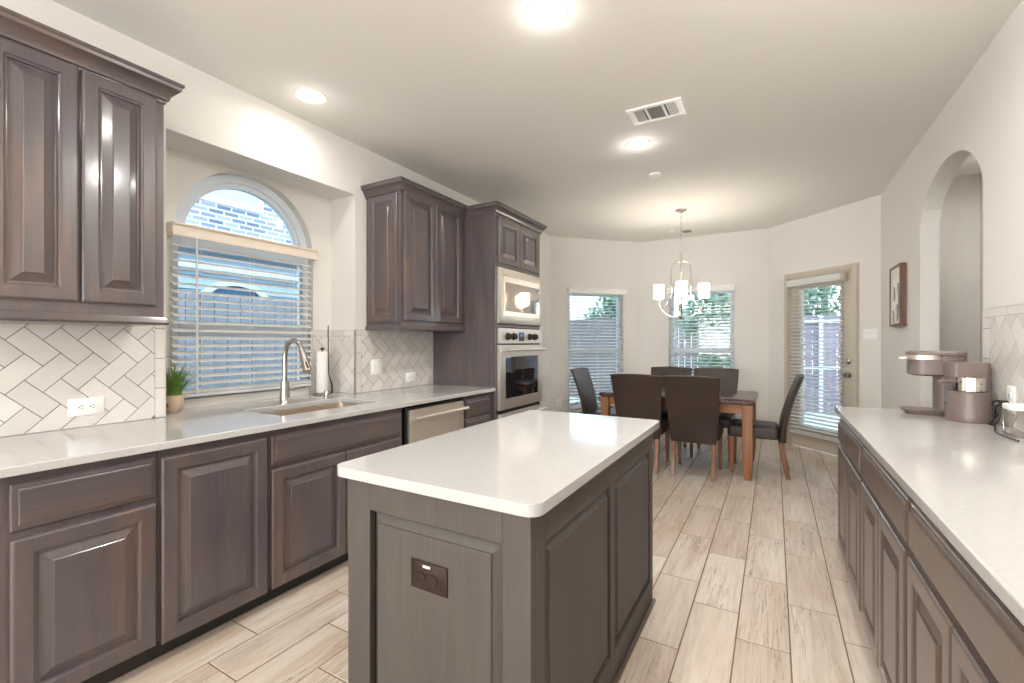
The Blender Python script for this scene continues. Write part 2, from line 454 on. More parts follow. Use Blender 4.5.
# baseboards
def baseboard(name, xy, rz, x0, x1):
    g = G(); g.prism([(0, 0), (-.016, 0), (-.016, .085), (-.010, .10), (-.004, .105), (0, .105)], 'x', x0, x1)
    return struct(place(g.build(name, TRIM), xy, rz), 'cream baseboard', 'baseboard')
baseboard('baseboard_back', (-1.77, 6.97), 0, .0, 1.713)
baseboard('baseboard_left_bay', DL0, pi/4, 0, LDL)
baseboard('baseboard_right_bay', DR0, -pi/4, 0, .24); 
baseboard('baseboard_right_bay_corner', DR0, -pi/4, 1.215, LDR)
baseboard('baseboard_left', (LW, 4.24), R90, 0, 1.71)
baseboard('baseboard_right', (RX, 5.96), -R90, 0, 1.44)

# ------------------------------------------------------------------ backsplash tiles
def clip(poly, x0, x1, z0, z1):
    def cut(p, f, inter):
        out = []
        for i in range(len(p)):
            a, b = p[i], p[(i+1) % len(p)]
            if f(a): out.append(a)
            if f(a) != f(b): out.append(inter(a, b))
        return out
    def ix(v): return lambda a, b: (v, a[1]+(b[1]-a[1])*(v-a[0])/(b[0]-a[0]))
    def iz(v): return lambda a, b: (a[0]+(b[0]-a[0])*(v-a[1])/(b[1]-a[1]), v)
    for f, i in ((lambda p: p[0] >= x0, ix(x0)), (lambda p: p[0] <= x1, ix(x1)), (lambda p: p[1] >= z0, iz(z0)), (lambda p: p[1] <= z1, iz(z1))):
        if not poly: return poly
        poly = cut(poly, f, i)
    return poly
def tile_poly(gm, poly, gap=.0, t=.008, y=0):
    n = len(poly)
    if n < 3: return
    ar = sum(poly[i][0]*poly[(i+1) % n][1]-poly[(i+1) % n][0]*poly[i][1] for i in range(n))/2
    if abs(ar) < 1.2e-4: return
    bm = gm.bm
    lo = [bm.verts.new((p[0], y, p[1])) for p in poly]; hi = [bm.verts.new((p[0], y-t, p[1])) for p in poly]
    for i in range(n): bm.faces.new((lo[i], lo[(i+1) % n], hi[(i+1) % n], hi[i]))
    bm.faces.new(hi)
def herringbone(gm, x0, x1, z0, z1, ox, oz, w=.081):
    q = w*s2; R_ = 60
    for a in range(-R_, R_):
        for b in range(-R_, R_):
            m4 = (a-b) % 4
            if m4 == 0: cells = (a, a+2, b, b+1)
            elif m4 == 3: cells = (a, a+1, b, b+2)
            else: continue
            k_ = .0016/w
            P = [(cells[0]+k_, cells[2]+k_), (cells[1]-k_, cells[2]+k_), (cells[1]-k_, cells[3]-k_), (cells[0]+k_, cells[3]-k_)]
            P = [(ox+(p+r)*q, oz+(r-p)*q) for p, r in P]
            if max(p[0] for p in P) < x0 or min(p[0] for p in P) > x1 or max(p[1] for p in P) < z0 or min(p[1] for p in P) > z1: continue
            tile_poly(gm, clip(P, x0, x1, z0, z1))
def column(gm, x0, x1, z0, z1, h=.154):
    z = z0
    while z < z1-.02:
        tile_poly(gm, [(x0+.0015, z+.0015), (x1-.0015, z+.0015), (x1-.0015, min(z+h, z1)-.0015), (x0+.0015, min(z+h, z1)-.0015)]); z += h
def row(gm, x0, x1, z0, z1, l=.155):
    x = x0
    while x < x1-.02:
        tile_poly(gm, [(x+.0015, z0+.0015), (min(x+l, x1)-.0015, z0+.0015), (min(x+l, x1)-.0015, z1-.0015), (x+.0015, z1-.0015)]); x += l
def splash(idx, loc, rz, rects, build, label):
    gg = G()
    for r in rects: gg.box(r[0], r[1], -.006, -.0005, r[2], r[3])
    base = gg.build('trim_%d' % idx, GROUT); base.location = loc; base.rotation_euler = (0, 0, rz)
    gt = G(); build(gt); t = gt.build('tile', TILE, base, smooth=5); t['kind'] = 'structure'
    struct(base, label, 'backsplash')
    return base
ZT, ZB = 1.398, CT+.002
def bs1(gm):
    herringbone(gm, .0, 1.118-.0, ZB, ZT, .588, 1.308); column(gm, 1.118, 1.166, ZB, ZT)
splash(1, (LW, 0, 0), R90, [(0, 1.166, ZB, ZT)], bs1, 'herringbone white tile backsplash under the left wall cabinet')
def bs2(gm):
    herringbone(gm, 2.250, RECY1-.012, ZB, 1.345, 2.30, 1.308); column(gm, 2.228, 2.250, ZB, 1.345); row(gm, 2.228, RECY1-.012, 1.345, 1.39)
    column(gm, RECY0+.002, 1.310, ZB, 1.36)
splash(2, (REC, 0, 0), R90, [(2.228, RECY1-.012, ZB, 1.39), (RECY0+.002, 1.310, ZB, 1.36)], bs2, 'tile backsplash beside the sink window')
def bs3(gm):   # on the niche's side return, facing the camera (-Y)
    herringbone(gm, REC+.004, LW-.002, ZB, 1.345, REC-.1, 1.30); row(gm, REC+.004, LW-.002, 1.345, 1.39)
splash(3, (0, RECY1, 0), 0, [(REC+.004, LW-.002, ZB, 1.39)], bs3, 'tile backsplash on the side of the window niche')
def bs4(gm):
    column(gm, RECY1+.002, 2.480, ZB, ZT-.045); herringbone(gm, 2.480, 3.339, ZB, ZT-.0, 2.49, 1.30); row(gm, RECY1+.002, 2.480, ZT-.045, ZT)
splash(4, (LW, 0, 0), R90, [(RECY1+.002, 3.339, ZB, ZT)], bs4, 'herringbone white tile backsplash below the wall cabinet by the oven')
def bs5(gm):   # right wall, local x runs towards -Y from Y=3.30
    column(gm, .0, .09, ZB, 1.425); herringbone(gm, .09, 3.3, ZB, 1.425, .10, 1.36); row(gm, 0, 3.3, 1.425, 1.468, .3)
splash(5, (RX, 3.30, 0), -R90, [(0, 3.3, ZB, 1.468)], bs5, 'herringbone white tile backsplash behind the coffee maker')

# ------------------------------------------------------------------ windows
def rect_frame(gm, x0, x1, z0, z1, w, y0, y1, bev=.004):
    gm.box(x0, x0+w, y0, y1, z0, z1, bev); gm.box(x1-w, x1, y0, y1, z0, z1, bev)
    gm.box(x0+w, x1-w, y0, y1, z0, z0+w, bev); gm.box(x0+w, x1-w, y0, y1, z1-w, z1, bev)
def bay_window(idx, xy, rz, op, label):
    x0, x1, z0, z1 = op
    e = .002; g = G(); rect_frame(g, x0+e, x1-e, z0+e, z1-e, .045, .055, .115)
    zm = (z0+z1)/2
    g.box(x0+.045, x1-.045, .060, .110, zm-.028, zm+.028, .004)
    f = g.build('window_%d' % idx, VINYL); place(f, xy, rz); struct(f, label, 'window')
    p = G(); p.box(x0+.045, x1-.045, .082, .088, z0+.045, z1-.045); k = p.build('window_glass', GLASS, f); k['kind'] = 'structure'
    return f
bay_window(1, DL0, pi/4, winL, 'white framed window in the angled bay wall')
bay_window(2, (-1.77, 6.97), 0, winB, 'white framed window behind the dining table')
# kitchen arched window (frame in local frame rotz 90: x along +Y)
g = G(); e = .002
x0, x1 = wy0+e, wy1-e
g.box(x0, x0+.05, .050, .115, WZ0+e, wzs, .004); g.box(x1-.05, x1, .050, .115, WZ0+e, wzs, .004)
g.box(x0+.05, x1-.05, .050, .115, WZ0+e, WZ0+.05, .004)
g.box(x0+.05, x1-.05, .050, .115, wzs-.07, wzs+.02, .004)
zm = 1.375; g.box(x0+.05, x1-.05, .045, .110, zm-.035, zm+.035, .004)
for r0, r1, ya, yb in ((wr-e, wr-.055, .060, .118), (wr-.055, wr-.090, .075, .112)):
    for i in range(ns):
        a0, a1 = pi*i/ns, pi*(i+1)/ns
        P = [(wc-r0*cos(a0), wzs+r0*sin(a0)), (wc-r0*cos(a1), wzs+r0*sin(a1)), (wc-r1*cos(a1), wzs+r1*sin(a1)), (wc-r1*cos(a0), wzs+r1*sin(a0))]
        g.prism(P, 'y', ya, yb)
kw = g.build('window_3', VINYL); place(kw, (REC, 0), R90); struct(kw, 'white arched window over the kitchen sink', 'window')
p = G(); p.box(x0+.05, x1-.05, .080, .085, WZ0+.05, wzs-.07)
p.prism([(wc-(wr-.08)*cos(pi*i/ns), wzs+.01+(wr-.08)*sin(pi*i/ns)) for i in range(ns+1)], 'y', .080, .085)
k = p.build('window_glass', GLASS, kw); k['kind'] = 'structure'
# frames for the added rear openings that hold the fill lamps
for i, xx in enumerate((.40, 2.20)):
    g = G(); rect_frame(g, xx+.002, xx+1.298, .802, 2.298, .05, .03, .09)
    f = g.build('window_%d' % (4+i), VINYL); f.location = (RX, -3.8, 0); f.rotation_euler = (0, 0, pi); struct(f, 'added white window frame around a fill light behind the viewer', 'window')

# ------------------------------------------------------------------ blinds
def blind(name, label, xy, rz, x0, x1, zb, zt, yc=-.034, pitch=.046, tilt=10, val=None, wand=None, slat_w=.05, group='white window blinds', vm=None, cords=(.15, .5, .85)):
    rt = root('window_blind', label, 'blind', (xy[0], xy[1], 0), rz, group)
    g = G(); n = int((zt-.05-zb-.02)/pitch); t = radians(tilt)
    for i in range(n):
        z = zb+.035+i*pitch
        bm = g.bm; dy, dz = cos(t)*slat_w/2, sin(t)*slat_w/2
        pts = [(-dy, -dz), (0, .003), (dy, dz)]
        lo = [[bm.verts.new((x, yc+p[0], z+p[1]-.0012)) for p in pts] for x in (x0, x1)]
        hi = [[bm.verts.new((x, yc+p[0], z+p[1]+.0012)) for p in pts] for x in (x0, x1)]
        for k in range(2):
            bm.faces.new((hi[0][k], hi[0][k+1], hi[1][k+1], hi[1][k])); bm.faces.new((lo[0][k], lo[1][k], lo[1][k+1], lo[0][k+1]))
        bm.faces.new((lo[0][0], hi[0][0], hi[1][0], lo[1][0])); bm.faces.new((lo[0][2], lo[1][2], hi[1][2], hi[0][2]))
        for e_ in (0, 1): bm.faces.new((lo[e_][0], lo[e_][1], lo[e_][2], hi[e_][2], hi[e_][1], hi[e_][0]))
    g.build('slats', BLIND, rt)
    g = G(); g.box(x0, x1, yc-.025, yc+.025, zb, zb+.018, .004); g.build('bottom_rail', BLIND, rt)
    v0, v1 = val or (x0-.015, x1+.015)
    g = G(); g.box(x0, x1, yc-.024, yc+.026, zt-.055, zt-.012); g.build('headrail', BLIND, rt)
    g = G(); g.prism([(yc-.030, zt-.078), (yc-.042, zt-.078), (yc-.042, zt-.06), (yc-.038, zt-.055), (yc-.038, zt-.02), (yc-.046, zt-.012), (yc-.046, zt), (yc-.030, zt)], 'x', v0, v1)
    for a, b in ((v0, v0+.006), (v1-.006, v1)): g.box(a, b, yc-.030, -.001, zt-.078, zt)
    g.build('valance', vm or VAL, rt)
    for f in cords:
        g = G(); xx = x0+(x1-x0)*f
        for dx in (-.012, .012): g.tube([(xx+dx, yc-.026, zb+.01), (xx+dx, yc-.026, zt-.06)], .0011, 5)
        g.build('ladder_cord', BLIND, rt)
    if wand is not None:
        g = G(); g.tube([(wand, yc-.040, zt-.08), (wand, yc-.044, zb+.02)], .006, 8); g.build('wand', BLIND, rt)
    return rt
blind('b', 'open white slat blind over the kitchen sink', (REC, 0), R90, 1.300, 2.208, .972, 1.995, pitch=.0455, tilt=22, val=(1.290, 2.245), wand=1.415)
blind('b', 'white slat blind on the narrow window behind the left end dining chair', DL0, pi/4, .265, 1.15, .335, 2.085, val=(.25, 1.17), pitch=.046, tilt=13, vm=WHITE)
blind('b', 'white slat blind on the window behind the chandelier', (-1.77, 6.97), 0, .43, 1.29, .335, 2.085, val=(.414, 1.304), pitch=.046, tilt=13, vm=WHITE)
# ------------------------------------------------------------------ patio door
dr = G()
sx0, sx1, sz0, sz1 = dX0+.022, dX1-.022, .012, 2.075
gx0, gx1, gz0, gz1 = .47, 1.00, .26, 1.96
dy0, dy1 = .012, .055
dr.box(sx0, gx0, dy0, dy1, sz0, sz1); dr.box(gx1, sx1, dy0, dy1, sz0, sz1)
dr.box(gx0, gx1, dy0, dy1, sz0, gz0); dr.box(gx0, gx1, dy0, dy1, gz1, sz1)
rect_frame(dr, gx0-.02, gx1+.02, gz0-.02, gz1+.02, .03, -.002, .062, .004)
door = dr.build('door_1', DOORP); place(door, DR0, -pi/4); struct(door, 'cream glazed patio door', 'door')
g = G(); g.box(gx0, gx1, .03, .036, gz0, gz1); k = g.build('door_glass', GLASS, door); k['kind'] = 'structure'
for zz, nm in ((.935, 'knob'), (1.085, 'deadbolt')):
    g = G(); M = Matrix.Rotation(pi/2, 4, 'X')
    kx = 1.083
    if nm == 'knob': g.lathe([(.030, 0), (.030, .006), (.012, .010), (.012, .030), (.026, .040), (.028, .052), (.020, .064), (0, .066)], (kx, dy0, zz), 20, M)
    else: g.lathe([(.028, 0), (.028, .010), (.022, .014), (0, .014)], (kx, dy0, zz), 20, M); g.box(kx-.004, kx+.004, dy0-.032, dy0-.012, zz-.016, zz+.016, .002)
    k = g.build(nm, STEELB, door); k['kind'] = 'structure'; 
# casing and jamb
g = G()
cz = 2.095
for a, b in ((dX0-.062, dX0+.004), (dX1-.004, dX1+.062)):
    g.box(a, b, -.018, -.0005, 0, cz+.062, .004); m_ = (a+b)/2; g.box(m_-.02, m_+.02, -.024, -.018, 0, cz+.04, .003)
g.box(dX0+.004, dX1-.004, -.018, -.0005, cz-.004, cz+.062, .004); g.box(dX0-.01, dX1+.01, -.024, -.018, cz+.010, cz+.050, .003)
g.box(dX0+.001, dX0+.018, 0, .118, 0, cz-.001); g.box(dX1-.018, dX1-.001, 0, .118, 0, cz-.001); g.box(dX0+.018, dX1-.018, 0, .118, cz-.018, cz-.001)
struct(place(g.build('trim_6', DOORP), DR0, -pi/4), 'cream patio door casing', 'door casing')
g = G()
for zz in (.25, 1.05, 1.85): g.cyl((dX0+.020, -.004, zz), .006, .09, 'z', 10)
struct(place(g.build('trim_7', STEELB), DR0, -pi/4), 'door hinges', 'door hinge')
db = blind('b', 'white slat blind hung on the patio door', DR0, -pi/4, .375, 1.050, .175, 2.065, yc=-.030, pitch=.044, tilt=12, val=(.340, 1.045), cords=(.2, .8), vm=BLIND)
g = G(); g.box(1.046, 1.085, -.068, -.003, 1.985, 2.062, .003); g.build('end_bracket', DOORP, db)

# ------------------------------------------------------------------ cabinets
DOOR_R = [(0, 0), (0, .015), (.004, .019), (.008, .0205), (.050, .0205), (.0515, .0175), (.057, .0145), (.0605, .0135), (.0612, .0035), (.068, .0035), (.099, .0145), (.0995, .0185), (.102, .0200)]
DRAW_R = [(0, 0), (0, .010), (.003, .0125), (.017, .0140), (.0175, .0190), (.021, .0205)]
def door(rt, x, z, w, h, m, y=0, name='door', rings=DOOR_R):
    return G().rings(x, z, w, h, rings, y).build(name, m, rt, smooth=7)
def ucrown(gm, prof, x0, x1, yf, yb, left=True, right=True, ybl=None):
    bm = gm.bm; rows = []
    for o, z in prof:
        r = []
        if left: r.append((x0-o, yb if ybl is None else ybl, z))
        r += [(x0-(o if left else 0), yf-o, z), (x1+(o if right else 0), yf-o, z)]
        if right: r.append((x1+o, yb, z))
        rows.append([bm.verts.new(p) for p in r])
    for a, b in zip(rows, rows[1:]):
        for i in range(len(a)-1): bm.faces.new((a[i], a[i+1], b[i+1], b[i]))
    bm.faces.new(rows[0]); bm.faces.new(rows[-1][::-1])
    for i in (0, -1): bm.faces.new([r[i] for r in rows])
CROWN = [(.0005, 2.400), (.006, 2.400), (.008, 2.412), (.016, 2.416), (.020, 2.432), (.040, 2.462), (.052, 2.468), (.054, 2.482), (.060, 2.486), (.060, 2.498), (.0005, 2.498)]
LIGHTR = [(.0005, 1.392), (.012, 1.392), (.016, 1.402), (.010, 1.416), (.006, 1.428), (.0005, 1.430)]
def shiftz(p, d): return [(a, b+d) for a, b in p]
# left wall cabinet: front plane X=-2.45
UF = -2.445; UD = LW-UF
uc = root('wall_cabinet', 'grey-brown two-door wall cabinet left of the sink window', 'cabinet', (UF, .43, 0), R90, 'wall cabinets')
g = G(); g.box(0, .590, 0, -UD-.001, 1.388, 2.46, .002); g.build('body', WV, uc)
door(uc, .030, 1.462, .258, .945, WV); door(uc, .298, 1.462, .258, .945, WV)
g = G(); ucrown(g, CROWN, 0, .590, 0, -UD-.001); g.build('crown_molding', WH, uc)
g = G(); ucrown(g, shiftz(LIGHTR, -.014), 0, .590, 0, -UD-.001); g.build('light_rail', WH, uc)
# right wall cabinet
UF2 = -2.42
ur = root('wall_cabinet', 'grey-brown two-door wall cabinet between the sink window and oven tower', 'cabinet', (UF2, 2.535, 0), R90, 'wall cabinets')
UD2 = -(LW-UF2)-.001
g = G(); g.box(0, .803, 0, UD2, 1.395, 2.46, .002); g.build('body', WV, ur)
door(ur, .022, 1.462, .365, .985, WV); door(ur, .392, 1.462, .345, .985, WV)
sp = G().rings(-UD2+.0+0, 1.462, 0.0001, 0.0001, [(0, 0)], 0) if False else None
g = G(); g.rings(.03, 1.455, UD2-.06, .97, [(0, -.0), (0, .010), (.003, .012), (.052, .012), (.058, .006), (.066, .004), (.094, .010), (.096, .013)], 0)
sp = g.build('side_panel', WV, ur); sp.rotation_euler = (0, 0, -R90); sp.location = (0, UD2, 0)
g = G(); ucrown(g, shiftz(CROWN, .015), 0, .804, 0, UD2, right=False); g.build('crown_molding', WH, ur)
g = G(); ucrown(g, LIGHTR, 0, .804, 0, UD2, right=False); g.build('light_rail', WH, ur)

# base cabinets on the left (front frame X = -2.125)
BF = -2.125; BD = -(LW-BF)-.002
def base_cab(label, y0, y1, fronts, m_v=WV, m_h=WH, fx=BF, rz=R90, depth=BD, grp='base cabinets below the sink counter', frame=True, ztop=.872, hollow=False):
    if rz > 0: loc = (fx, y0, 0)
    else: loc = (fx, y1, 0)
    w = y1-y0
    rt = root('base_cabinet', label, 'cabinet', loc, rz, grp)
    g = G()
    if hollow:
        g.box(.0005, w-.0005, .02, depth, .105, .66); g.box(.0005, w-.0005, 0, .02, .105, ztop, .0015)
    else: g.box(.0005, w-.0005, 0, depth, .105, ztop, .0015)
    g.build('body', m_v, rt)
    g = G(); g.box(.0005, w-.0005, .075, depth, 0, .105); g.build('toe_kick', DARKW, rt)
    for f in fronts:
        kind, a, b, z0, z1 = f
        if kind == 'door': door(rt, a, z0, b-a, z1-z0, m_v)
        else: door(rt, a, z0, b-a, z1-z0, m_h, name='drawer_front', rings=DRAW_R)
    return rt
base_cab('base cabinet with one drawer over one door, nearest on the sink wall', .415, .862, [('drawer', .044, .440, .690, .842), ('door', .044, .440, .105, .664)])
base_cab('base cabinet with a single full-height door beside the sink cabinet', .863, 1.319, [('door', .010, .445, .095, .838)])
base_cab('sink base cabinet with one wide false drawer over two doors', 1.320, 2.236, [('drawer', .012, .900, .697, .842), ('door', .012, .450, .098, .676), ('door', .457, .898, .098, .676)], hollow=True)
base_cab('narrow base drawer cabinet between dishwasher and oven tower', 2.925, 3.340, [('drawer', .012, .36, .700, .838), ('drawer', .012, .36, .42, .68), ('drawer', .012, .36, .12, .40)])
# dishwasher
dw = root('dishwasher', 'stainless dishwasher with bar handle under the sink counter', 'dishwasher', (BF, 2.24, 0), R90)
g = G(); g.box(.03, .655, .0, -(LW-BF)-.04, .10, .855); g.build('tub', BLACK, dw)
g = G(); g.box(.045, .650, -.028, -.001, .115, .842, .004); g.build('door_panel', STEEL, dw)
g = G(); g.tube([(.06, -.062, .788), (.66, -.062, .788)], .011, 12)
for xx in (.085, .625): g.box(xx-.014, xx+.014, -.062, -.029, .776, .800, .003)
g.build('handle', STEEL, dw)
g = G(); g.box(.03, .655, .06, .12, 0, .098); g.build('toe_kick', DARKW, dw)
# left countertop with sink cut-out
def slab(name, outline, z0, z1, m, hole=None, bev=.004):
    bm = bmesh.new(); es = []
    for lp in ([outline] + ([hole] if hole else [])):
        vs = [bm.verts.new((x, y, z1)) for x, y in lp]
        es += [bm.edges.new((vs[i], vs[(i+1) % len(vs)])) for i in range(len(vs))]
    bmesh.ops.triangle_fill(bm, use_beauty=True, use_dissolve=False, edges=es)
    fs = bm.faces[:]
    r = bmesh.ops.extrude_face_region(bm, geom=fs)
    for v in [x for x in r['geom'] if isinstance(x, bmesh.types.BMVert)]: v.co.z = z0
    gg = G(); gg.bm.free(); gg.bm = bm
    return gg.build(name, m, None, bevel=bev, bseg=3, smooth=35)
def rrect(x0, x1, y0, y1, r, n=6):
    out = []
    for cx, cy_, a in ((x1-r, y1-r, 0), (x0+r, y1-r, R90), (x0+r, y0+r, pi), (x1-r, y0+r, 3*R90)):
        out += [(cx+r*cos(a+R90*i/n), cy_+r*sin(a+R90*i/n)) for i in range(n+1)]
    return out
SK = (-2.665, -2.275, 1.50, 2.185)
cl = slab('countertop', [(-2.088, .375), (-2.088, 3.340), (LW+.001, 3.340), (LW+.001, RECY1-.001), (REC+.001, RECY1-.001), (REC+.001, RECY0+.001), (LW+.001, RECY0+.001), (LW+.001, .375)], .874, CT, QUARTZ, rrect(*SK, .03))
tag(cl, 'white quartz countertop with the sink below the window', 'countertop')
# sink
sk = G()
bm = sk.bm; rows = []
for ins, z in ((.0-.004, .873), (.0-.004, .868), (.004, .72), (.05, .70), (.17, .697)):
    rows.append([bm.verts.new((x, y, z)) for x, y in rrect(SK[0]+ins, SK[1]-ins, SK[2]+ins, SK[3]-ins, .045)])
for a, b in zip(rows, rows[1:]):
    for i in range(len(a)): bm.faces.new((a[i], a[(i+1) % len(a)], b[(i+1) % len(a)], b[i]))
bm.faces.new(rows[-1])
sko = sk.build('sink', SINKM); tag(sko, 'undermount stainless sink basin set in the white counter', 'sink')
md = sko.modifiers.new('shell', 'SOLIDIFY'); md.thickness = .003; md.offset = 1
g = G(); g.lathe([(.045, .6985), (.045, .703), (.03, .703), (.028, .6990), (0, .6990)], ((SK[0]+SK[1])/2, (SK[2]+SK[3])/2, 0), 20); g.build('drain', STEELB, sko)
# faucet
fx, fy = -2.715, 1.80
fa = root('faucet', 'brushed nickel gooseneck pull-down faucet behind the sink', 'faucet', (fx, fy, CT))
g = G(); g.lathe([(.0, 0), (.034, 0), (.034, .006), (.031, .010), (.030, .05), (.026, .12), (.025, .145), (.019, .150), (0, .150)], seg=24); g.build('base', STEELB, fa)
pts = [(0, 0, .145), (0, 0, .26)] ; R_ = .088
pts += [(R_-R_*cos(a), 0, .30+R_*1.20*sin(a)) for a in [pi*i/16 for i in range(0, 15)]]
g = G(); g.tube(pts, .0155, 14); g.build('gooseneck', STEELB, fa)
e0 = Vector(pts[-1]); dv = (Vector(pts[-1])-Vector(pts[-2])).normalized()
g = G(); g.tube([e0-dv*.01, e0+dv*.04, e0+dv*.08, e0+dv*.135, e0+dv*.14], [.0165, .020, .023, .027, .022], 16); sh = g.build('spray_head', STEELB, fa)
g = G(); g.tube([e0+dv*.075+Vector((.023, -.010, 0)), e0+dv*.115+Vector((.0255, -.010, 0))], .006, 8); g.build('spray_button', BLACK, sh)
g = G(); g.tube([(.012, .012, .095), (.02, .045, .095)], .013, 12); g.tube([(.02, .042, .094), (.03, .125, .100)], [.007, .006], 10); g.build('lever', STEELB, fa)
# air gap cap
g = G(); g.lathe([(0, 0), (.021, 0), (.021, .012), (.016, .016), (.017, .045), (.013, .052), (0, .053)], (-2.735, 2.128, CT), 20)
tag(g.build('air_gap_cap', STEELB), 'short brushed nickel cap on the counter beside the paper towels', 'sink fitting')
# paper towels
tx, ty = -2.955, 2.262
ph = root('paper_towel_holder', 'dark metal paper towel holder standing in the window niche corner', 'paper towel holder', (tx, ty, CT))
g = G(); g.lathe([(0, 0), (.066, 0), (.068, .006), (.060, .012), (0, .012)], seg=32); g.build('base', STEELB, ph)
g = G(); g.tube([(0, 0, .010), (0, 0, .335)], .006, 10); g.lathe([(0, .330), (.006, .332), (.017, .345), (.010, .352), (0, .354)], seg=14); g.build('post', BLACK, ph)
g = G(); g.tube([(.062, .034, .008), (.067, .036, .03), (.064, .035, .07), (.052, .029, .115), (.040, .0255, .16), (.036, .0245, .30), (.036, .0245, .52)], [.006, .006, .006, .005, .004, .004, .004], 8); g.build('arm', BLACK, ph)
g = G()
bm = g.bm
prof = [(.010, .016), (.041, .016), (.0415, .020), (.0415, .320), (.041, .324), (.010, .324)]
seg = 28; rows = [[bm.verts.new((tx+r*cos(2*pi*i/seg), ty+r*sin(2*pi*i/seg), CT+z)) for i in range(seg)] for r, z in prof]
for a, b in zip(rows, rows[1:]+rows[:1]):
    for i in range(seg): bm.faces.new((a[i], a[(i+1) % seg], b[(i+1) % seg], b[i]))
tag(g.build('paper_towel_roll', PAPER), 'white paper towel roll on the holder beside the sink', 'paper towels')
# plant by window
px, py = -2.925, 1.268
pl = root('potted_plant', 'small grassy plant in a tan pot in the window niche', 'plant', (px, py, CT))
g = G(); g.lathe([(0, 0), (.030, 0), (.034, .004), (.046, .035), (.049, .060), (.045, .082), (.041, .090), (.043, .096), (.037, .097), (.036, .084), (0, .082)], seg=28); g.build('pot', TERRA, pl)
g = G(); g.box(.0435, .0455, -.020, -.004, .035, .060, .0005)
pm = g.build('pot_mark', BLACK, pl); pm.rotation_euler = (0, 0, radians(-40))
def blades(gm, n, r0, hmin, hmax, spread, wd, z0=.08, seed=1):
    rr = random.Random(seed); bm = gm.bm
    for i in range(n):
        a = rr.uniform(0, 2*pi); r = r0*sqrt(rr.random()); h = rr.uniform(hmin, hmax); sp_ = spread*rr.uniform(.2, 1)
        b = Vector((r*cos(a), r*sin(a), z0)); d = Vector((cos(a), sin(a), 0)); sd = Vector((-sin(a), cos(a), 0))
        prev = None
        for k in range(5):
            t = k/4; p = b + d*(sp_*t*t) + Vector((0, 0, h*(t-.25*t*t*(sp_/max(h, .01)))))
            p.x = max(p.x, -.066)
            w_ = wd*(1-t)**.6 if k < 4 else wd*.06
            row_ = [bm.verts.new(p-sd*w_), bm.verts.new(p+d*w_*.35), bm.verts.new(p+sd*w_)]
            if prev:
                for q in range(2): bm.faces.new((prev[q], prev[q+1], row_[q+1], row_[q]))
            prev = row_
g = G(); blades(g, 170, .036, .10, .215, .12, .0045, .078, 3); o = g.build('grass_foliage', GREENS, pl)

# outlets / switches: plate lies on local x-z plane facing -y
def wall_plate(name, label, cat, loc, rz, w, h, m, sockets=(), toggles=(), dark=BLACK, grp='wall outlets and switches'):
    rt = root(name, label, cat, loc, rz, grp)
    g = G(); g.rings(-w/2, -h/2, w, h, [(0, 0), (0, .003), (.004, .006)], 0); g.build('plate', m, rt)
    for (sx_, sz_, rot) in sockets:
        g = G(); M = Matrix.Rotation(pi/2, 4, 'X')
        g.lathe([(.0165, 0), (.0165, .0075), (.0155, .0085), (0, .0085)], (sx_, -.0005, sz_), 20, M); s_ = g.build('socket', m, rt)
        g = G()
        for a, b, ww, hh in ((-.006, .003, .0013, .004), (.006, .003, .0013, .005), (0, -.007, .0022, .0022)):
            if rot: a, b, ww, hh = b, a, hh, ww
            g.box(sx_+a-ww, sx_+a+ww, -.0098, -.0085, sz_+b-hh, sz_+b+hh)
        g.build('slots', dark, s_)
    for (sx_, sz_) in toggles:
        g = G(); g.box(sx_-.0165, sx_+.0165, -.0085, -.004, sz_-.033, sz_+.033, .0015); g.build('rocker', m, rt)
    return rt
wall_plate('wall_outlet', 'white outlet lying sideways on the tile under the left wall cabinet', 'outlet', (LW+.0088, .847, .999), R90, .128, .080, WHITE, [(-.021, 0, 1), (.021, 0, 1)])
wall_plate('light_switch', 'white double switch plate on the tile below the right wall cabinet', 'light switch', (LW+.0088, 2.634, 1.098), R90, .118, .125, WHITE, (), [(-.023, 0), (.023, 0)])
wall_plate('wall_outlet', 'white outlet lying sideways on the tile near the oven tower', 'outlet', (LW+.0088, 3.030, .992), R90, .125, .080, WHITE, [(-.021, 0, 1), (.021, 0, 1)])
wall_plate('wall_outlet', 'white outlet on the tile beside the coffee maker', 'outlet', (RX-.0088, 2.955, 1.035), -R90, .08, .125, WHITE, [(0, .02, 0), (0, -.02, 0)])
wall_plate('light_switch', 'white three-gang switch plate beside the patio door', 'light switch', (DR0[0]+1.325*s2-.0006, DR0[1]-1.325*s2-.0006, 1.378), -pi/4, .155, .118, WHITE, (), [(-.046, 0), (0, 0), (.046, 0)])
wo = wall_plate('wall_outlet', 'small cream outlet low on the wall in the left bay corner', 'outlet', (DL0[0]+.13*s2+.0006, DL0[1]+.13*s2-.0006, .42), pi/4, .075, .12, WHITE, [(0, .02, 0), (0, -.02, 0)])

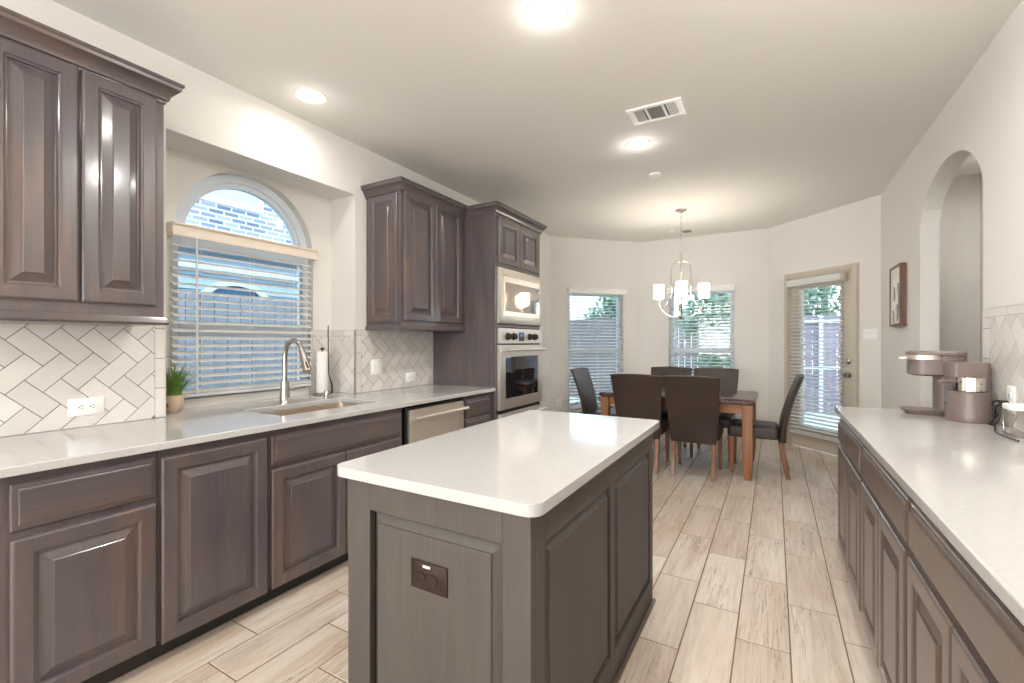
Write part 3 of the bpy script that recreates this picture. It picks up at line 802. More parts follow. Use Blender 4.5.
# ------------------------------------------------------------------ oven tower (front plane X=-2.095, local x = Y-3.368)
OF, OY0, OWD = -2.095, 3.342, .868
OD = -(LW-OF)-.002
ot = root('oven_tower_cabinet', 'tall grey-brown cabinet tower holding microwave and wall oven', 'cabinet', (OF, OY0, 0), R90)
g = G(); g.box(0, .030, 0, OD, 0, 2.46, .0015); g.box(OWD-.012, OWD, 0, OD, 0, 2.46, .0015)
g.box(.030, OWD-.012, 0, OD, 1.962, 2.46); g.box(.030, OWD-.012, 0, OD, 1.432, 1.455); g.box(.030, OWD-.012, 0, OD, .10, .345)
g.box(.030, OWD-.012, .075, .10, 0, .10)
g.box(.030, OWD-.012, OD-.02, OD, .345, 1.962)
g.build('body', WV, ot)
door(ot, .040, 1.995, .375, .405, WV, rings=DOOR_R); door(ot, .425, 1.995, .395, .405, WV, rings=DOOR_R)
g = G(); ucrown(g, shiftz(CROWN, .002), 0, OWD, 0, OD, ybl=.262); g.build('crown_molding', WH, ot)
# microwave
mw = root('microwave', 'built-in stainless microwave with mirrored glass above the wall oven', 'microwave', (OF, OY0, 1.458), R90)
g = G(); g.box(.034, .837, 0.0, .45, .001, .50); g.build('housing', BLACK, mw)
mx0, mx1, mh = .036, OWD-.006, .500
g = G(); g.rings(mx0, 0.006, mx1-mx0, mh-.008, [(0, 0), (0, .018), (.005, .022), (.062, .022), (.064, .016)], -.0005); g.build('trim_frame', STEEL, mw)
g = G(); g.box(mx0+.068, mx1-.068, -.034, -.017, .070, .430, .003); md_ = g.build('door', STEEL, mw)
g = G(); g.box(mx0+.085, mx1-.075, -.0365, -.0335, .118, .375, .001); g.build('glass', MIRRG, md_)
g = G(); g.box(mx1-.135, mx1-.09, -.0375, -.0366, .325, .350, .0005); g.build('display', DISPLAY, md_)
# wall oven
ov = root('wall_oven', 'stainless wall oven with four black knobs and bar handle', 'oven', (OF, OY0, .675), R90)
g = G(); g.box(.034, .837, 0, .55, .003, .748); g.build('housing', BLACK, ov)
g = G(); g.box(mx0, mx1, -.030, -.001, .612, .748, .004); cp = g.build('control_panel', STEEL, ov)
for kx in (.165, .270, .585, .690):
    g = G(); M = Matrix.Rotation(pi/2, 4, 'X')
    g.lathe([(.034, 0), (.034, .006), (.028, .010), (.026, .030), (.022, .034), (0, .034)], (kx, -.030, .675), 20, M); g.box(kx-.004, kx+.004, -.068, -.050, .655, .695, .002); g.build('knob', BROWNP, cp)
g = G(); g.box(.375, .475, -.0325, -.0300, .635, .715, .001); dsp = g.build('display', BLACK, cp)
g = G(); g.box(.390, .460, -.0330, -.0324, .675, .705); g.build('readout', DISPLAY, dsp)
g = G(); g.rings(mx0, .024, mx1-mx0, .575, [(0, 0), (0, .026), (.004, .030), (.095, .030), (.097, .027)], -.001); odr = g.build('door', STEEL, ov)
g = G(); g.rings(mx0+.094, .120, mx1-mx0-.188, .372, [(0, 0), (0, .004), (.006, .0055)], -.0275); g.build('window', BLACKG, odr)
g = G(); g.tube([(mx0+.01, -.082, .553), (mx1-.005, -.082, .553)], .0115, 14)
for kx in (mx0+.045, mx1-.045): g.box(kx-.02, kx+.02, -.080, -.0305, .542, .564, .003)
g.build('handle', STEEL, odr)
# warming drawer
wd_ = root('warming_drawer', 'stainless warming drawer with bar handle beneath the wall oven', 'oven drawer', (OF, OY0, .347), R90)
g = G(); g.box(.034, .837, 0, .50, .001, .322); g.build('housing', BLACK, wd_)
g = G(); g.box(mx0, mx1, -.030, -.001, .004, .318, .004); dfr = g.build('drawer_front', STEEL, wd_)
g = G(); g.tube([(mx0+.01, -.082, .280), (mx1-.005, -.082, .280)], .0115, 14)
for kx in (mx0+.045, mx1-.045): g.box(kx-.02, kx+.02, -.080, -.0305, .269, .291, .003)
g.build('handle', STEEL, dfr)

# ------------------------------------------------------------------ island
IX0, IX1, IY0, IY1 = -1.187, -.525, 1.005, 2.318
isl = root('kitchen_island', 'grey-brown panelled kitchen island in the middle of the room', 'kitchen island', ((IX0+IX1)/2, (IY0+IY1)/2, 0))
hx, hy = (IX1-IX0)/2, (IY1-IY0)/2
g = G(); g.box(-hx+.025, hx-.025, -hy+.025, hy-.025, 0, .872); g.build('body', IW, isl)
IPAN = [(0, -.0115), (.006, -.0115), (.009, -.007), (.034, .0065), (.0345, .0105), (.037, .012)]
def side_frame(w, h, panels, rt, rz, loc, m, long_side=False):
    """frame of stiles and rails around raised panels; panels: x0,x1,z0,z1 openings"""
    g = G(); xs = [0]+[v for p in panels for v in p[:2]]+[w]
    z0, z1 = panels[0][2], panels[0][3]
    if long_side: xs[0] = .0252; xs[-1] = w-.0252
    for a, b in zip(xs[::2], xs[1::2]): g.box(a, b, -.012, .0128, 0, h, .0012, 1)
    for p in panels: g.box(p[0], p[1], -.012, .0128, 0, z0, .0012, 1); g.box(p[0], p[1], -.012, .0128, z1, h, .0012, 1)
    o = g.build('face_frame', m, rt); o.location = loc; o.rotation_euler = (0, 0, rz)
    for p in panels:
        g = G(); g.rings(p[0]+.0005, p[2]+.0005, p[1]-p[0]-.001, p[3]-p[2]-.001, IPAN, 0); q = g.build('panel', m, rt, smooth=7); q.location = loc; q.rotation_euler = (0, 0, rz)
side_frame(2*hx-.0, .872, [(.098, 2*hx-.082, .14, .778)], isl, 0, (-hx, -hy+.012, 0), IW)
side_frame(2*hy, .872, [(.082, .640, .125, .768), (.692, 1.258, .125, .768)], isl, R90, (hx-.012, -hy, 0), IW, True)
side_frame(2*hy, .872, [(.055, .622, .125, .768), (.674, 1.231, .125, .768)], isl, -R90, (-hx+.012, hy, 0), IW, True)
side_frame(2*hx, .872, [(.082, 2*hx-.082, .14, .778)], isl, pi, (hx, hy-.012, 0), IW)
g = G()
for a in ((hx, hx+.014, -hy, hy+.014), (-hx-.014, -hx, -hy-.014, hy), (-hx, hx+.014, -hy-.014, -hy), (-hx-.014, hx, hy, hy+.014)):
    g.box(*a, 0, .022, .006)
g.build('shoe_molding', RW, isl)
it = slab('island_countertop', rrect(-1.229, -.493, .976, 2.366, .040, 8), .873, CT, QUARTZ, None, .007)
tag(it, 'white quartz slab on the kitchen island with rounded corners', 'countertop')
io = wall_plate('wall_outlet', 'dark brown outlet plate on the end of the island', 'outlet', (-.850, IY0-.0005, .631), 0, .132, .082, BROWNP, [(-.026, -.004, 1), (.018, -.004, 1)])
g = G(); g.box(-.018, .008, -.0075, -.0062, .026, .033, .0003); g.build('sticker', WHITE, io)

# ------------------------------------------------------------------ right buffet (front X=.345, local x runs towards -Y)
RF = .345; RD = RX-RF-.002
lbl = ['buffet base cabinet at the far arch end of the right counter', 'buffet base cabinet second from the arch on the right counter', 'buffet base cabinet third from the arch, nearest fully visible one', 'buffet base cabinet at the near end of the right counter']
for i, (a, b) in enumerate(((2.478, 3.335), (1.690, 2.477), (.918, 1.689), (.150, .917))):
    w = b-a; st = .03
    e0_ = .055 if i == 0 else .018
    mid = (e0_+w-.018)/2
    base_cab(lbl[i], a, b, [('drawer', e0_, w-.018, .715, .848), ('door', e0_, mid-.003, .112, .697), ('door', mid+.003, w-.018, .112, .697)], RW, RW, RF, -R90, RD, 'buffet cabinets on the right wall')
cr = slab('countertop', [(.322, .10), (RX-.001, .10), (RX-.001, 3.44), (.362, 3.44), (.322, 3.405)], .874, CT, QUARTZ)
tag(cr, 'white quartz countertop along the right wall under the coffee maker', 'countertop')

# ------------------------------------------------------------------ coffee maker (faces -X), local: x towards the wall, origin under machine
cmk = root('coffee_maker', 'taupe pod coffee maker with milk frother on the right counter', 'coffee maker', (.645, 3.300, CT))
def vrr(x0, x1, y0, y1, r, n=5): return rrect(x0, x1, y0, y1, r, n)
def stack(gm, layers):
    gm.loft([[(x, y, z) for x, y in vrr(*l[0])] for l in layers for z in [l[1]]])
g = G(); stack(g, [((.115, .235, -.060, .070, .03), .004), ((.115, .235, -.060, .070, .03), .322), ((.12, .230, -.055, .065, .03), .3235)]); g.build('column', TAUPE, cmk)
g = G(); stack(g, [((-.005, .190, -.062, .066, .055), .0), ((-.030, .190, -.078, .075, .07), .022), ((-.034, .190, -.080, .077, .07), .028), ((-.026, .190, -.074, .072, .065), .030)]); g.build('drip_tray', TAUPE, cmk)
g = G(); stack(g, [((.020, .17, -.062, .062, .055), .212), ((.0, .235, -.072, .074, .06), .220), ((.0, .235, -.072, .074, .06), .292), ((.0, .24, -.072, .074, .06), .300)]); g.build('brew_head', TAUPE, cmk)
g = G(); stack(g, [((-.012, .15, -.078, .080, .06), .300), ((-.012, .15, -.078, .080, .06), .322), ((-.010, .15, -.076, .078, .06), .324)]); 
g.box(-.045, -.005, -.03, .03, .304, .312, .003)
g.build('handle_band', TAUPE_L, cmk)
g = G(); stack(g, [((-.006, .240, -.076, .077, .055), .3245), ((-.006, .240, -.076, .077, .055), .338), ((.010, .226, -.062, .064, .05), .346)]); g.build('lid', TAUPE, cmk)
g = G(); stack(g, [((.130, .285, -.195, -.065, .03), .006), ((.130, .285, -.195, -.065, .03), .288), ((.135, .280, -.19, -.07, .03), .294)])
g.build('water_tank', TAUPE, cmk)
g = G(); g.lathe([(0, .0), (.088, .0), (.090, .006), (.086, .030), (.082, .135), (.078, .148), (0, .148)], (.200, -.185, 0), 36); g.build('frother_base', TAUPE, cmk)
fc = G(); seg = 48; bm = fc.bm; rows = []
for r, z in ((.058, .1485), (.060, .152), (.060, .218), (.057, .219), (.055, .155)):
    rows.append([bm.verts.new((.200+(r+(.0018 if i % 2 and .150 < z < .215 else 0))*cos(2*pi*i/seg), -.185+(r+(.0018 if i % 2 and .150 < z < .215 else 0))*sin(2*pi*i/seg), z)) for i in range(seg)])
for a, b in zip(rows, rows[1:]):
    for i in range(seg): bm.faces.new((a[i], a[(i+1) % seg], b[(i+1) % seg], b[i]))
bm.faces.new(rows[0]); bm.faces.new(rows[-1])
cup = fc.build('frother_cup', CHROME, cmk, smooth=12)
g = G(); g.tube([(.146, -.205, .198), (.125, -.215, .200), (.09, -.232, .197), (.066, -.244, .192)], [.010, .012, .013, .010], 12, .8); g.build('cup_handle', TAUPE, cup)
g = G(); g.cyl((.112, -.190, .085), .004, .003, 'y', 10); 
g.build('button', BLACK, cmk)
# power cord from machine to outlet
pc = G()
pts = [(.935, 3.16, .925), (.935, 3.10, .935), (.925, 3.06, .985), (.935, 3.03, 1.0), (.92, 3.01, .965), (.905, 3.03, .925), (.885, 3.0, .912), (.90, 2.97, .920), (.915, 2.985, .965), (.905, 3.03, 1.005), (.915, 3.01, 1.022), (.925, 2.975, 1.018)]
def smooth(pts, n=6):
    out = []; P = [Vector(p) for p in pts]
    for i in range(len(P)-1):
        p0, p1, p2, p3 = P[max(i-1, 0)], P[i], P[i+1], P[min(i+2, len(P)-1)]
        for k in range(n):
            t = k/n; out.append(.5*((2*p1)+(p2-p0)*t+(2*p0-5*p1+4*p2-p3)*t*t+(3*p1-p0-3*p2+p3)*t**3))
    return out+[P[-1]]
pc.tube(smooth(pts), .0042, 8)
pco = pc.build('power_cord', BLACK); tag(pco, 'black power cord looped beside the coffee maker', 'power cord')
g = G(); g.box(.908, .9355, 2.935, 2.975, 1.003, 1.030, .005); g.build('plug', BLACK, pco)
g = G(); g.tube(smooth([(.90, 3.0, .9125), (.88, 2.92, .9095), (.86, 2.85, .9095), (.835, 2.76, .9095), (.83, 2.66, .9095), (.835, 2.55, .9095)]), .0035, 8)
tag(g.build('thin_cord', BLACK), 'thin black cord lying on the counter passing in front of the glass canister', 'cord')
# glass canister at the frame's edge
jr = root('glass_canister', 'clear glass canister with white lid at the right counter edge', 'canister', (.892, 2.70, CT))
g = G(); bm = g.bm
stack(g, [((-.043, .043, -.043, .043, .015), .001), ((-.045, .045, -.045, .045, .015), .01), ((-.045, .045, -.045, .045, .015), .105), ((-.040, .040, -.040, .040, .015), .112)]); g.build('glass_body', JARG, jr)
g = G(); stack(g, [((-.045, .045, -.045, .045, .018), .1122), ((-.047, .047, -.047, .047, .018), .116), ((-.047, .047, -.047, .047, .018), .132), ((-.042, .042, -.042, .042, .018), .136)]); g.build('lid', WHITE, jr)
# picture
pf = root('picture_frame', 'small rustic brown framed floral picture on the right wall', 'picture', (RX-.001, 5.10, 1.70), -R90)
g = G(); rect_frame(g, -.20, .20, -.262, .262, .022, -.045, 0, .003)
g.build('frame', FRAMEW, pf)
g = G(); g.box(-.178, .178, -.038, -.002, -.240, .240); pp = g.build('picture_panel', ARTP, pf)
g = G()
rr = random.Random(4)
for cx, cz_, r in ((-.06, -.10, .09), (.08, -.05, .08), (-.03, .10, .08), (.09, .13, .05)):
    for k in range(6):
        a = 2*pi*k/6+rr.random(); M = Matrix.Translation((cx+cos(a)*r*.5, -.0385, cz_+sin(a)*r*.5)) @ Matrix.Rotation(-a, 4, 'Y') @ Matrix.Diagonal((1, .02, .5, 1))
        bmesh.ops.create_uvsphere(g.bm, u_segments=10, v_segments=6, radius=r*.5, matrix=M)
g.build('petals', ARTW, pp)
g = G()
for x, z0_, z1_ in ((-.06, -.23, -.12), (.08, -.22, -.08), (-.03, -.04, .08), (.12, -.2, .1)): g.tube([(x, -.0385, z0_), (x+.02, -.0385, (z0_+z1_)/2), (x, -.0385, z1_)], .008, 6)
g.build('stems', ARTG, pp)

# ------------------------------------------------------------------ ceiling fixtures
def can_light(x, y, label, power=CAN_POWER, glow=CAN_GLOW):
    rt = root('recessed_light', label, 'ceiling light', (x, y, CH), 0, 'recessed ceiling lights')
    g = G(); seg = 32; bm = g.bm; rows = []
    for r, z in ((.062, -.001), (.066, -.006), (.082, -.0075), (.094, -.004), (.096, -.0005)):
        rows.append([bm.verts.new((r*cos(2*pi*i/seg), r*sin(2*pi*i/seg), z)) for i in range(seg)])
    for a, b in zip(rows, rows[1:]):
        for i in range(seg): bm.faces.new((a[i], a[(i+1) % seg], b[(i+1) % seg], b[i]))
    g.build('trim_ring', WHITE, rt)
    g = G(); g.lathe([(.0, -.0045), (.040, -.0042), (.0635, -.002), (.0635, -.0006), (0, -.0006)], seg=32); g.build('lens', LENS, rt)
    d = bpy.data.lights.new('recessed_lamp', 'POINT'); d.energy = glow; d.color = CAN_COLOR; d.shadow_soft_size = .045
    a = bpy.data.objects.new('recessed_lamp', d); COL.objects.link(a); a.location = (0, 0, -.058); a.parent = rt
    b = area_light('recessed_lamp', (0, 0, -.02), (0, 0, 0), .12, .12, power, CAN_COLOR, 'DISK', radians(170)); b.parent = rt
    return rt
can_light(-.905, 1.89, 'round recessed light nearest the top edge of the photo')
can_light(-2.479, 1.817, 'round recessed light above the sink window', 2.5, .4)
can_light(-.905, 3.51, 'round recessed light just beyond the ceiling vent')
can_light(-.905, .20, 'added unseen fill light overhead behind the viewer', 5, 4)  # out-of-view fixture added as fill for the near area
can_light(.30, 1.70, 'added unseen fill light overhead above the aisle', 9, 20)  # out-of-view fixture added to brighten the right wall and cabinet fronts
can_light(-.905, -1.6, 'added unseen fill light behind the viewer in the living area', 7, 16)  # unseen fixture added as fill from the rear
hl = can_light(1.35, 4.9, 'added unseen fill light in the hallway behind the arch', 2.4, .3)  # unseen fixture added to lift the hallway brightness
# vent
vt = root('ceiling_vent', 'white rectangular ceiling air vent between two recessed lights', 'air vent', (-.672, 3.075, CH), 0)
g = G(); g.box(-.155, .155, -.095, .095, -.004, -.0005)
vb = g.build('backing', mat('vent_dark', (.10, .09, .08), .8), vt)
g = G(); w_, h_ = .172, .115
rect_frame(g, -w_, w_, -h_, h_, .032, -h_, h_, .001) if False else None
for a in ((-w_, w_, -h_, -h_+.03), (-w_, w_, h_-.03, h_), (-w_, -w_+.04, -h_+.03, h_-.03), (w_-.04, w_, -h_+.03, h_-.03), (-.062, -.046, -h_+.03, h_-.03), (.046, .062, -h_+.03, h_-.03)):
    g.box(*a, -.010, -.0005, .002)
g.build('frame', WHITE, vt)
g = G()
for s_ in (-1, 1):
    for i in range(6): xx = s_*(.074+i*.0135); g.prism([(xx, -.009), (xx+.002, -.009), (xx+.002+s_*.008, -.004), (xx+s_*.008, -.004)], 'y', -.085, .085)
for i in range(13): yy = -.084+i*.0132; g.prism([(yy, -.009), (yy+.002, -.009), (yy+.008, -.004), (yy+.006, -.004)], 'x', -.045, .045)
g.build('louvers', WHITE, vt)
def puck(name, label, cat, x, y, r, h, m=WHITE):
    g = G(); g.lathe([(r, 0), (r, -h*.5), (r*.85, -h), (0, -h)], (x, y, CH-.0005), 28); return tag(g.build(name, m), label, cat)
def box_det(name, label, cat, x, y, w, d, h, m):
    g = G(); g.box(x-w/2, x+w/2, y-d/2, y+d/2, CH-h, CH-.0005, .004); return tag(g.build(name, m), label, cat)
puck('smoke_detector', 'small round white smoke detector on ceiling beyond the recessed lights', 'smoke detector', -.933, 4.213, .055, .02)
puck('ceiling_sensor', 'tiny white disc on the ceiling left of the chandelier chain', 'ceiling sensor', -1.21, 6.45, .04, .015)
box_det('ceiling_vent', 'small dark ceiling grille right of the chandelier chain', 'air vent', -1.035, 6.60, .11, .11, .012, mat('dark_grille', (.25, .24, .23), .6))

# ------------------------------------------------------------------ chandelier
ch = root('chandelier', 'polished nickel chandelier with white drum shades above the dining table', 'chandelier', (-.928, 5.512, CH), 0)
g = G(); g.lathe([(0, -.035), (.012, -.033), (.03, -.022), (.062, -.012), (.066, -.0005), (0, -.0005)], seg=28); g.build('canopy', CHROME, ch)
g = G()
zc = -.035; k = 0
while zc > -.56:
    pts = [(cos(t)*.010*(1 if k % 2 else 0), cos(t)*.010*(0 if k % 2 else 1), zc-.02+sin(t)*.022) for t in [2*pi*i/12 for i in range(13)]]
    g.tube(pts, .0028, 6); zc -= .034; k += 1
g.build('chain', CHROME, ch)
hb = -1.235
g = G(); g.lathe([(0, -.555), (.010, -.558), (.012, -.575), (.024, -.585), (.026, -.60), (.010, -.612), (.009, -.70), (.012, -.72), (.008, -.735), (0, -.737)], seg=16)
g.lathe([(0, hb+.065), (.012, hb+.06), (.014, hb+.03), (.032, hb+.02), (.034, hb+.0), (.016, hb-.012), (.012, hb-.022), (0, hb-.026)], seg=18); g.build('hub', CHROME, ch)
base_a = radians(9.6)+.03
lights = []
for i in range(4):
    a = base_a + i*pi/2 + (0.0); dx, dy = cos(a), sin(a)
    def P(r, z): return (r*dx, r*dy, z)
    g = G(); g.tube(smooth([P(.02, hb+.012), P(.10, hb+.008), P(.18, hb+.05), P(.228, hb+.12), P(.245, hb+.195)], 5), [.0075]*21, 10, .7)
    ar = g.build('arm', CHROME, ch)
    g = G(); g.lathe([(.008, hb+.185), (.03, hb+.20), (.034, hb+.208), (.012, hb+.212)], (.245*dx, .245*dy, 0), 18); g.build('cup', CHROME, ar)
    g = G(); g.tube(smooth([P(.012, -.590), P(.06, -.603), P(.100, -.65), P(.108, -.80), P(.106, -.93), P(.125, -1.02), P(.175, -1.10), P(.222, -1.13)], 5), .0065, 8, .7); g.build('scroll_rod', CHROME, ch)
    g = G(); seg = 28; bm = g.bm; rows = []
    for r, z in ((.020, hb+.215), (.052, hb+.215), (.056, hb+.222), (.058, hb+.378), (.055, hb+.378), (.053, hb+.225), (.020, hb+.220)):
        rows.append([bm.verts.new((.245*dx+r*cos(2*pi*q/seg), .245*dy+r*sin(2*pi*q/seg), z)) for q in range(seg)])
    for aa_, bb_ in zip(rows, rows[1:]):
        for q in range(seg): bm.faces.new((aa_[q], aa_[(q+1) % seg], bb_[(q+1) % seg], bb_[q]))
    g.build('lamp_shade', SHADE, ar)
    d = bpy.data.lights.new('chandelier_bulb', 'POINT'); d.energy = CHAND_POWER; d.color = CHAND_COLOR; d.shadow_soft_size = .03
    lo = bpy.data.objects.new('chandelier_bulb', d); COL.objects.link(lo); lo.parent = ch; lo.location = (.245*dx, .245*dy, hb+.325)

# ------------------------------------------------------------------ dining set
TX0, TX1, TY0, TY1, TZ = -1.66, -.150, 4.755, 5.69, .756
dt = root('dining_table', 'wooden dining table with dark brown marble-look top', 'table', ((TX0+TX1)/2, (TY0+TY1)/2, 0))
tx_, ty_ = (TX1-TX0)/2, (TY1-TY0)/2
g = G(); rows = []
for ins, z in ((.018, TZ-.046), (.004, TZ-.040), (.0, TZ-.026), (.004, TZ-.012), (.010, TZ-.004), (.016, TZ)):
    rows.append([(x, y, z) for x, y in rrect(-tx_+ins, tx_-ins, -ty_+ins, ty_-ins, .03)])
g.loft(rows); g.build('tabletop', MARBLE, dt)
g = G(); ax, ay = tx_-.075, ty_-.075
g.box(-ax, ax, -ay-.012, -ay+.012, TZ-.135, TZ-.047, .002); g.box(-ax, ax, ay-.012, ay+.012, TZ-.135, TZ-.047, .002)
g.box(-ax-.012, -ax+.012, -ay, ay, TZ-.135, TZ-.047, .002); g.box(ax-.012, ax+.012, -ay, ay, TZ-.135, TZ-.047, .002); g.build('apron', OAKH, dt)
for sx_ in (-1, 1):
    for sy_ in (-1, 1):
        g = G(); cx, cy_ = sx_*(tx_-.065), sy_*(ty_-.065); h_ = .044
        g.loft([[(cx+a*q, cy_+b*q, z) for a, b in ((-1, -1), (1, -1), (1, 1), (-1, 1))] for q, z in ((.028, 0), (h_-.002, .16), (h_, .30), (h_, TZ-.047))])
        g.build('leg', OAK, dt, bevel=.004)
def make_chair():
    rt = root('dining_chair', '', 'chair', (0, 0, 0), 0, 'dining chairs around the table')
    # local: sitter faces +y, back at -y; origin at seat centre on the floor
    g = G(); rows = []
    for ins, z in ((.012, .365), (.0, .375), (.0, .445), (.010, .470), (.035, .482), (.10, .487)):
        rows.append([(x, y, z) for x, y in rrect(-.225+ins, .225-ins, -.205+ins, .235-ins, .03, 4)])
    g.loft(rows); g.build('seat', LEATHER, rt)
    # back: curved slab
    def prof(t):
        z = .335+t*.640
        y = -.232 - .05*t - .155*max(0, t-.25)**1.5
        w = .205+.047*t**.8
        th = .036-.010*t
        return z, y, w, th
    g = G(); rows = []
    for k in range(13):
        z, y, w, th = prof(k/12)
        pl_ = []
        for sgn in (1, -1):
            for q in range(9):
                u = -1+2*q/8; u *= sgn
                bow = .012*(1-u*u)*(k/12)     # slight wrap round the sitter
                edge = th*(1 - .45*abs(u)**8)
                pl_.append((u*w, y - bow + sgn*edge, z + (.010*(1-u*u) if k == 12 else 0)))
        rows.append(pl_)
    g.loft(rows); g.build('backrest', LEATHER, rt, bevel=.008, bseg=3)
    g = G()
    for k in (3, 5.2, 7.4, 9.6):
        z, y, w, th = prof(k/12)
        g.tube([(u*w*.97, y - .012*(1-u*u)*(k/12)+th*(1-.45*abs(u)**8)+.0006, z) for u in [-1+2*q/8 for q in range(9)]], .0022, 6)
    for u in (-.5, 0, .5):
        g.tube([(u*prof(k/12)[2], prof(k/12)[1]-.012*(1-u*u)*(k/12)+prof(k/12)[3]+.0006, prof(k/12)[0]) for k in range(3, 13)], .0022, 6)
    g.build('stitching', BLACK, rt)
    for sx_ in (-1, 1):
        g = G(); cx = sx_*.195
        g.loft([[(cx+a*q, .20+b*q, z) for a, b in ((-1, -1), (1, -1), (1, 1), (-1, 1))] for q, z in ((.014, 0), (.019, .20), (.022, .366))]); g.build('leg', CHLEG, rt, bevel=.003)
        g = G(); cx = sx_*.180
        g.loft([[(cx+a*q, y+b*q*1.15, z) for a, b in ((-1, -1), (1, -1), (1, 1), (-1, 1))] for q, y, z in ((.016, -.285, 0), (.018, -.262, .09), (.020, -.238, .20), (.022, -.225, .34))]); g.build('leg', CHLEG, rt, bevel=.003)
    return rt
c0 = make_chair()
c0.location = (-.672, 4.885, 0); c0['label'] = 'brown leather dining chair with its whole back to the viewer, at the table corner'
copy_tree(c0, (-1.190, 4.885, 0), 0, 'brown leather dining chair with back to viewer, partly behind the island corner')
copy_tree(c0, (-.165, 5.215, 0), R90, 'brown leather dining chair seen side-on at the table end by the patio door')
copy_tree(c0, (-1.68, 5.235, 0), -R90, 'brown leather dining chair at the table end by the left bay window')
copy_tree(c0, (-1.135, 5.66, 0), pi, 'brown leather far side dining chair, left one under the back window')
copy_tree(c0, (-.612, 5.66, 0), pi, 'brown leather far side dining chair, right one under the back window')

# ------------------------------------------------------------------ floor plants
def leaf_plant(gm, n, hmin, hmax, spread, lw, ll, z0, seed):
    rr = random.Random(seed); bm = gm.bm
    for i in range(n):
        a = rr.uniform(0, 2*pi); h = rr.uniform(hmin, hmax); s_ = spread*rr.uniform(.4, 1)
        top = Vector((cos(a)*s_, sin(a)*s_, h)); gm.tube([(cos(a)*.01, sin(a)*.01, z0), (cos(a)*s_*.4, sin(a)*s_*.4, z0+(h-z0)*.7), top], .002, 5)
        d = Vector((cos(a), sin(a), -.15)).normalized(); sd = d.cross(Vector((0, 0, 1))).normalized(); up = sd.cross(d)
        L_ = ll*rr.uniform(.7, 1.1); prev = None
        for k in range(6):
            t = k/5; w_ = lw*sin(pi*min(t*.92+.06, 1))
            p = top + d*L_*t - Vector((0, 0, .25*L_*t*t))
            r_ = [bm.verts.new(p-sd*w_+up*w_*.3), bm.verts.new(p), bm.verts.new(p+sd*w_+up*w_*.3)]
            if prev:
                for q in range(2): bm.faces.new((prev[q], prev[q+1], r_[q+1], r_[q]))
            prev = r_
fp = root('potted_plant', 'leafy green plant in a pot on the floor below the left bay window', 'plant', (-2.12, 5.80, 0))
g = G(); g.lathe([(0, 0), (.09, 0), (.12, .26), (.13, .28), (.115, .28), (.105, .24), (0, .24)], seg=24); g.build('pot', TERRA, fp)
g = G(); leaf_plant(g, 22, .36, .56, .14, .028, .15, .24, 5); g.build('foliage', GREEND, fp)
fq = root('potted_plant', 'yellow-green plant in a tall pale blue planter behind the table', 'plant', (-1.90, 6.18, 0))
g = G(); stack(g, [((-.055, .055, -.055, .055, .012), 0), ((-.075, .075, -.075, .075, .012), .36), ((-.068, .068, -.068, .068, .012), .36), ((-.066, .066, -.066, .066, .012), .33)]); g.build('planter', BLUEPOT, fq)
g = G(); leaf_plant(g, 26, .39, .50, .05, .018, .07, .33, 8); g.build('foliage', YELG, fq)
fr = root('potted_plant', 'tall thin dark green plant standing at the left bay window sill', 'plant', (-1.62, 6.52, 0))
g = G(); g.lathe([(0, 0), (.07, 0), (.09, .22), (.08, .22), (.075, .19), (0, .19)], seg=20); g.build('pot', TERRA, fr)
g = G(); leaf_plant(g, 12, .55, .80, .09, .025, .11, .19, 12); g.build('foliage', GREEND, fr)

# ------------------------------------------------------------------ outside
g = G(); g.box(-16, 14, 7.15, 24, -.3, -.16); g.box(-16, -3.25, -6, 7.15, -.3, -.16)
struct(g.build('ground_outside', GRASS), 'pale lawn outside the windows', 'ground')
# neighbour house beyond the kitchen window
nh = root('neighbour_house', 'pale brick neighbouring house seen through the kitchen window', 'house', (-6.2, 2.5, -.16))
g = G(); g.box(-3, 0, -3.8, 6.2, 2.80, 5.2); g.build('brick_wall', BRICK, nh)
g = G(); g.box(-3, -.06, -3.8, 6.2, 0, 2.80)
for i in range(16): g.prism([(-.06, .02+i*.175), (-.035, .02+i*.175), (-.06, .02+(i+1)*.175)], 'y', -3.8, 6.2)
g.build('siding', SIDING, nh)
g = G(); g.box(.0, .16, -3.8, 6.2, 2.72, 2.88, .01); g.box(-.03, .20, -3.8, 6.2, 2.60, 2.68, .01); g.box(-.05, .06, -3.8, 6.2, 2.36, 2.46, .01); g.build('fascia', EXTTRIM, nh)
g = G(); rect_frame(g, .35, 1.27, 3.24, 4.2, .07, -.03, .03); wf = g.build('upper_window', EXTTRIM, nh); wf.rotation_euler = (0, 0, R90)
g = G(); g.box(.42, 1.20, -.015, .005, 3.31, 4.13); q = g.build('upper_pane', SIDING, wf)
g = G()
ca, cz2 = .92, 1.86
for i in range(20):
    a0, a1 = radians(25+130*i/20), radians(25+130*(i+1)/20)
    P = [(ca-r*cos(a), cz2+r*sin(a)*.8) for r, a in ((.52, a0), (.52, a1), (.43, a1), (.43, a0))]
    g.prism(P, 'x', -.05, .02)
g.build('arch_trim', EXTTRIM, nh)
g = G(); g.prism([(ca-.43*cos(radians(25+130*i/20)), cz2+.43*.8*sin(radians(25+130*i/20))) for i in range(21)], 'x', -.05, -.01); g.build('arch_pane', EXTDARK, nh)
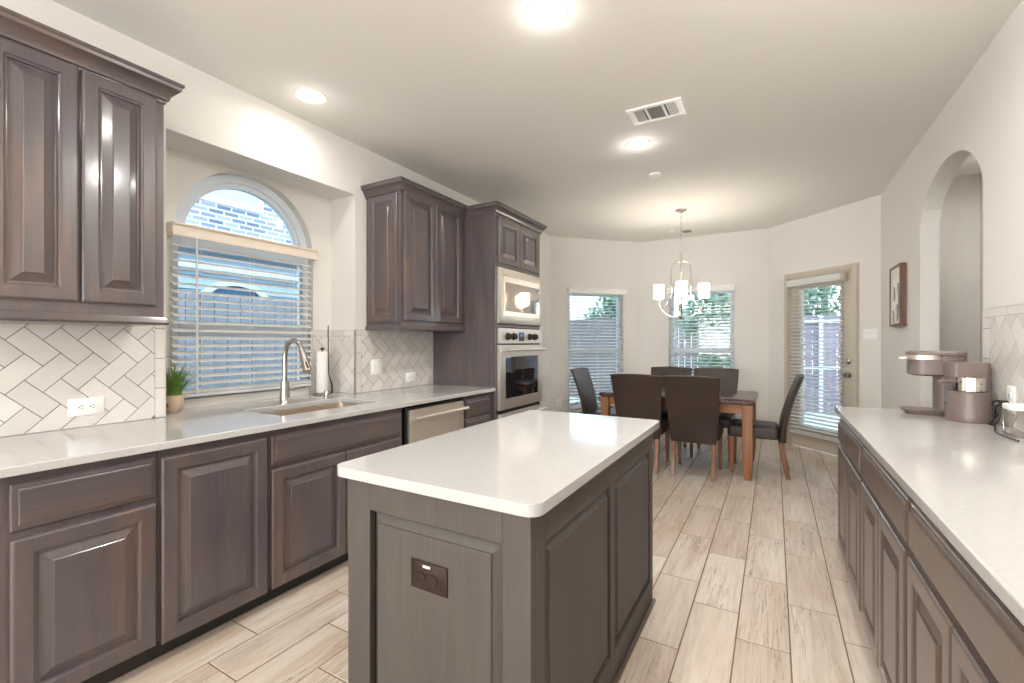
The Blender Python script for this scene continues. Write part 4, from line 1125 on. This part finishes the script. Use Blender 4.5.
def fence(label, x0, y0, x1, y1, h, m, name='fence', bw=.14):
    Ln = sqrt((x1-x0)**2+(y1-y0)**2); rt = root(name, label, 'fence', (x0, y0, -.16), atan2(y1-y0, x1-x0))
    g = G(); n = int(Ln/bw)
    for i in range(n): g.box(i*bw+.004, (i+1)*bw-.004, -.01, .01, 0, h)
    g.build('boards', m, rt)
    g = G()
    for z in (.25, h*.55, h-.2): g.box(0, Ln, .01, .05, z, z+.09)
    g.build('rails', m, rt)
    return rt
fence('weathered board fence behind the kitchen window', -5.3, -2.5, -5.3, 6.8, 1.98, FENCEB)
fence('brown board fence beyond the back bay windows', -9.5, 11.2, -.2, 11.2, 2.05, FENCEG)
f3 = fence('mauve board fence beyond the patio door', -.15, 11.3, 6, 11.3, 2.0, FENCEP)
g = G()
for xx in (0.10, .95, 2.2): g.box(xx, xx+.07, -.08, -.011, 0, 2.0)
for z in (1.85, .9): g.box(.1, 2.2, -.06, -.011, z, z+.06)
g.build('white_gate_frame', EXTTRIM, f3)
gh = root('neighbour_house', 'pale gabled house rising beyond the back fence', 'house', (-7.2, 17, -.16))
g = G(); g.box(-3, 3, 0, 5, 0, 3.0); g.prism([(-3, 3.0), (3, 3.0), (0, 4.6)], 'y', 0, 5); g.build('walls', EXTTRIM, gh)
g = G(); g.prism([(-3.3, 2.85), (0, 4.62), (3.3, 2.85), (3.3, 3.0), (0, 4.8), (-3.3, 3.0)], 'y', -.3, 5.2); g.build('roof', ROOFM, gh)
def tree(label, x, y, h, r, seed):
    rt = root('tree', label, 'tree', (x, y, -.16), 0, 'trees beyond the fence')
    g = G(); g.tube([(0, 0, 0), (.05, 0, h*.4), (-.03, .05, h*.75)], [.12, .09, .05], 8); g.build('trunk', BARK, rt)
    rr = random.Random(seed); g = G(); bm = g.bm
    cl = [(Vector((rr.gauss(0, r*.38), rr.gauss(0, r*.38), h*.62+rr.gauss(0, h*.16)))) for _ in range(14)]
    for i in range(1500):
        c = rr.choice(cl); p = c + Vector((rr.gauss(0, r*.24), rr.gauss(0, r*.24), rr.gauss(0, r*.24)))
        u = Vector((rr.gauss(0, 1), rr.gauss(0, 1), rr.gauss(0, 1))).normalized(); v = u.orthogonal().normalized()*.045; u *= .11
        bm.faces.new([bm.verts.new(q) for q in (p-u, p+v, p+u, p-v)])
    g.build('crown', TREEM, rt)
tree('leafy tree behind the window with the chandelier', -.95, 9.3, 3.0, .68, 1)
tree('leafy tree behind the fence seen through the patio door', 1.1, 13.9, 4.4, 1.3, 2)
tree('leafy tree at the right of the left bay window', -4.2, 13.4, 3.7, .75, 3)
